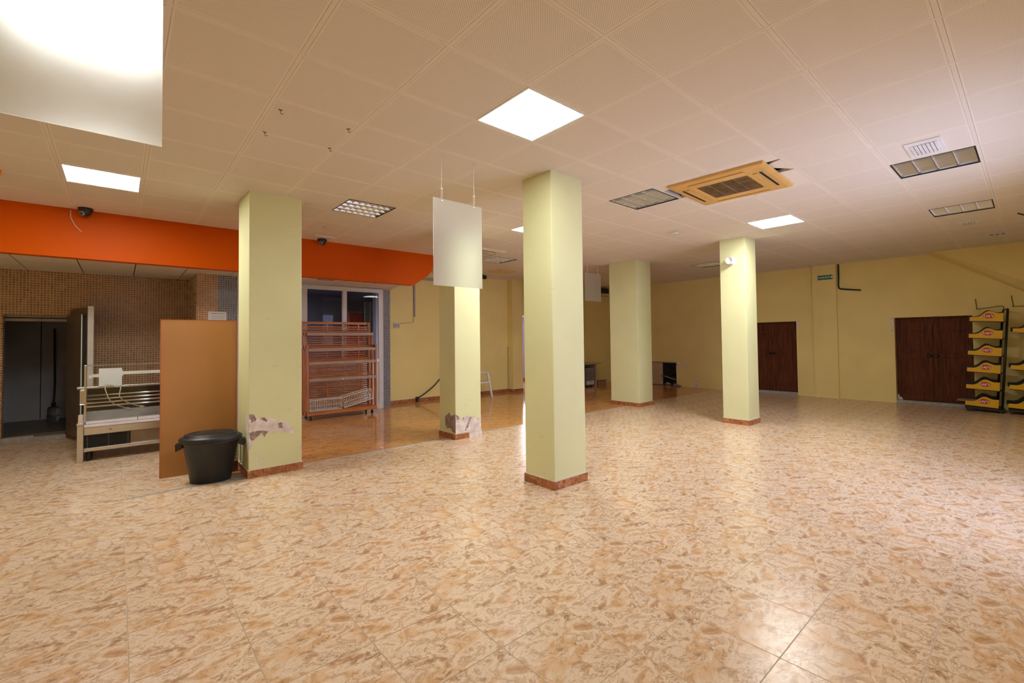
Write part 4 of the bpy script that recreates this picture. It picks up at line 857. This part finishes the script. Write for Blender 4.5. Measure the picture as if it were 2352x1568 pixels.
# desk, drawer unit and box far behind
t = thing('desk', 'wooden desk standing far behind the middle pillar', 'desk', (8.45, 6.8, 0)); MB().box(-.55, .62, -.25, .25, .66, .69).build('desk_top', M['desk'], t, bevel=.004)
for x in (-.52, .40): MB().box(x, x + .04, -.22, .22, 0, .66).build('side_panel', M['desk'], t, bevel=.003)
MB().box(-.48, .40, .18, .20, .2, .66).build('modesty_panel', M['desk'], t)
t = thing('drawer_unit', 'grey drawer unit under the far desk', 'drawer unit', (8.60, 6.75, 0)); MB().box(-.19, .17, -.16, .2, .04, .56).build('body', M['greyunit'], t, bevel=.004)
for q in range(4): dr = MB().box(-.17, .15, -.175, -.16, .07 + q * .12, .175 + q * .12).build('drawer', M['greyunit'] if q else M['vent'], t, bevel=.003); MB().box(-.06, .06, -.185, -.175, .13 + q * .12, .145 + q * .12).build('handle', M['shade'], dr)
for x in (-.15, .13): MB().tube([(x, -.1, 0), (x, -.1, .04)], .015, 8).build('foot', M['black'], t)
t = thing('cardboard_box', 'low brown cardboard box on the floor beside the far desk', 'box', (9.35, 6.85, 0)); MB().box(-.2, .2, -.12, .12, 0, .12).build('body', M['cardboard'], t, bevel=.004); MB().hexa([(-.2, -.12, .12), (.2, -.12, .12), (.2, -.2, .15), (-.2, -.2, .15), (-.2, -.12, .124), (.2, -.12, .124), (.2, -.2, .154), (-.2, -.2, .154)]).build('flap', M['cardboard'], t)
# ================================================================== RIGHT WALL BITS
t = thing('exit_sign', 'green exit sign with white letters on the wall pilaster', 'sign', (10.37, 1.065, 2.775), (0, 0, R(-90)))
MB().box(-.155, .155, -.012, 0, -.062, .062).build('frame', M['vent'], t, bevel=.003); MB().box(-.145, .145, -.0135, -.012, -.052, .052).build('plate', M['green'], t)
me = text_mesh('SALIDA', .058, .0006, .001); me.materials.append(M['lettering']); link('lettering', me, t, loc=(0, -.0145, 0), rot=(R(90), 0, 0))
MB().prism([(-.138, 0), (-.115, -.03), (-.115, .03)], 'y', -.0145, -.0135).build('arrow', M['lettering'], t); MB().lathe([(.022, 0), (.022, .001)], 16, c=(.128, -.0135, 0), rot=Matrix.Rotation(R(90), 3, 'X')).build('symbol', M['lettering'], t)
cable('wall_cable', 'black cable bent along the yellow wall below the ceiling beside the exit sign', [(10.40, .815, 3.05), (10.40, .815, 2.80), (10.40, .82, 2.56), (10.40, .80, 2.50), (10.40, .72, 2.475), (10.40, .41, 2.425)], .016, M['rubber'])
t = thing('wall_lamp', 'white cylindrical lamp fixed high on the yellow pillar', 'lamp', (5.687, 1.17, 2.68), (0, R(-90), 0)); MB().lathe([(.03, 0), (.058, .002), (.06, .02), (.06, .12), (.054, .13), (.05, .122), (.01, .12)], 28).build('shade', M['white'], t, smooth=True); MB().lathe([(.07, 0), (.07, .008)], 20).build('base', M['white'], t)
# loose wires above the racks
cable('loose_wire', 'thin dark wire bent on the wall above the left snack rack', [(10.405, -1.352, 2.10), (10.405, -1.366, 1.93), (10.405, -1.375, 1.905), (10.40, -1.55, 1.925), (10.40, -1.70, 1.945), (10.39, -1.71, 1.87)], .005, M['hook'], cat='wire')
cable('loose_wire', 'thin dark wire bent on the wall above the right snack rack', [(10.405, -1.815, 2.13), (10.405, -1.835, 1.95), (10.405, -1.85, 1.925), (10.405, -2.2, 1.94)], .005, M['hook'], cat='wire')
# snack racks with yellow boards
def board_outline(w_, dz=0.0):
    prof = [(0, .07), (.2, .074), (.28, .086), (.35, .108), (.42, .142), (.49, .170), (.54, .181), (.59, .184), (.65, .177), (.72, .163), (.80, .149), (.88, .147), (1, .153)]
    return [(-w_ / 2, 0), (w_ / 2, 0)] + [(w_ * (f - .5), z) for f, z in reversed(prof)]
logo_me = text_mesh("Lay's", .064, .0006, .0014); logo_me.materials.append(M['lettering'])
def snack_rack(label, loc, levels, wide):
    t = thing('snack_rack', label, 'rack', loc, (R(3.6), 0, 0))
    # local: -x faces the room, +y is the left side as seen from the room
    h = 1.86; hw = wide / 2
    for x, y in ((0.05, -hw - .045), (0.34, -hw + .025)): MB().tube([(x, y, 0.03), (x, y, h - (.0 if x < .1 else .02))], .018, 10).build('post', M['blackm'], t, smooth=True)
    MB().tube([(.05, -hw - .045, h), (.09, -hw - .045, h + .03), (.30, -hw + .01, h + .02), (.34, -hw + .025, h - .02)], .014, 8).build('post_hoop', M['blackm'], t, smooth=True)
    MB().box(.0, .40, -hw - .07, hw, .045, .085).build('base', M['blackm'], t, bevel=.005)
    for x in (.03, .37):
        for y in (-hw - .04, hw - .03): MB().lathe([(.004, -.012), (.026, -.012), (.028, 0), (.026, .012), (.004, .012)], 14, c=(x, y, .028), rot=Matrix.Rotation(R(90), 3, 'X')).box(x - .008, x + .008, y - .008, y + .008, .03, .05).build('caster', M['black'], t)
    for z in levels:
        MB().box(.005, .385, -hw, hw, z - .012, z + .002).build('shelf', M['blackm'], t)
        out = [(-u, q) for u, q in board_outline(wide)]     # outline runs left to right as seen from the room; +y is left
        bd = MB().prism([(u, q + z) for u, q in out], 'x', -.004, .004).build('front_board', M['yboard'], t)
        MB().prism([(u + .035, q * 1.08 + z + .012) for u, q in out], 'x', .385, .393).build('back_board', M['blackm'], t)
        bc = Vector((-.004, -.03, z + .098))
        MB().lathe([(1, 0), (1, .0015), (.9, .002)], 24, .070, .046, c=bc, rot=Matrix.Rotation(R(-90), 3, 'Y') @ Matrix.Rotation(R(90), 3, 'Z')).build('badge', M['red'], bd)
        l = link('lettering', logo_me, bd, loc=bc + Vector((-.0032, 0, .002)), rot=(R(90), 0, R(-90)))
        for y in (-hw - .02,): MB().box(.03, .37, y - .03, y + .02, z - .01, z + .0).build('arm', M['blackm'], t)
    return t
snack_rack('black snack rack with six yellow boards next to the dark double door', (9.96, -1.40, 0), [.104, .416, .728, 1.04, 1.352, 1.664], .425)
snack_rack('black snack rack with yellow boards cut off at the right edge', (9.95, -1.945, 0), [.11, .44, .79, 1.44], .425)
o = MB().hexa([(-.16, -.05, 0), (.17, -.06, 0), (.17, .22, .0), (-.16, .22, .0), (-.16, -.05, .012), (.17, -.06, .012), (.17, .22, .012), (-.16, .22, .012)]).build('cardboard_sheet', M['cardboard']); o.location = (10.14, -1.30, .185); o.rotation_euler = (R(0), 0, 0); tag(o, 'flat piece of cardboard sticking out of the lowest rack shelf', 'cardboard')
rag('foil_bag', 'crumpled grey bag lying on a shelf of the right snack rack', 'bag', (9.955, -2.17, .80), (.035, .06, .17), M['greybag'], 9)
o = MB().hexa([(-.14, -.2, 0), (.03, -.2, -.03), (.03, .10, -.03), (-.14, .13, 0), (-.14, -.2, .008), (.03, -.2, -.022), (.03, .10, -.022), (-.14, .13, .008)]).build('paper_tray', M['paper']); o.location = (10.02, -2.06, .70); tag(o, 'white paper sheet lying on a shelf of the right snack rack', 'paper')
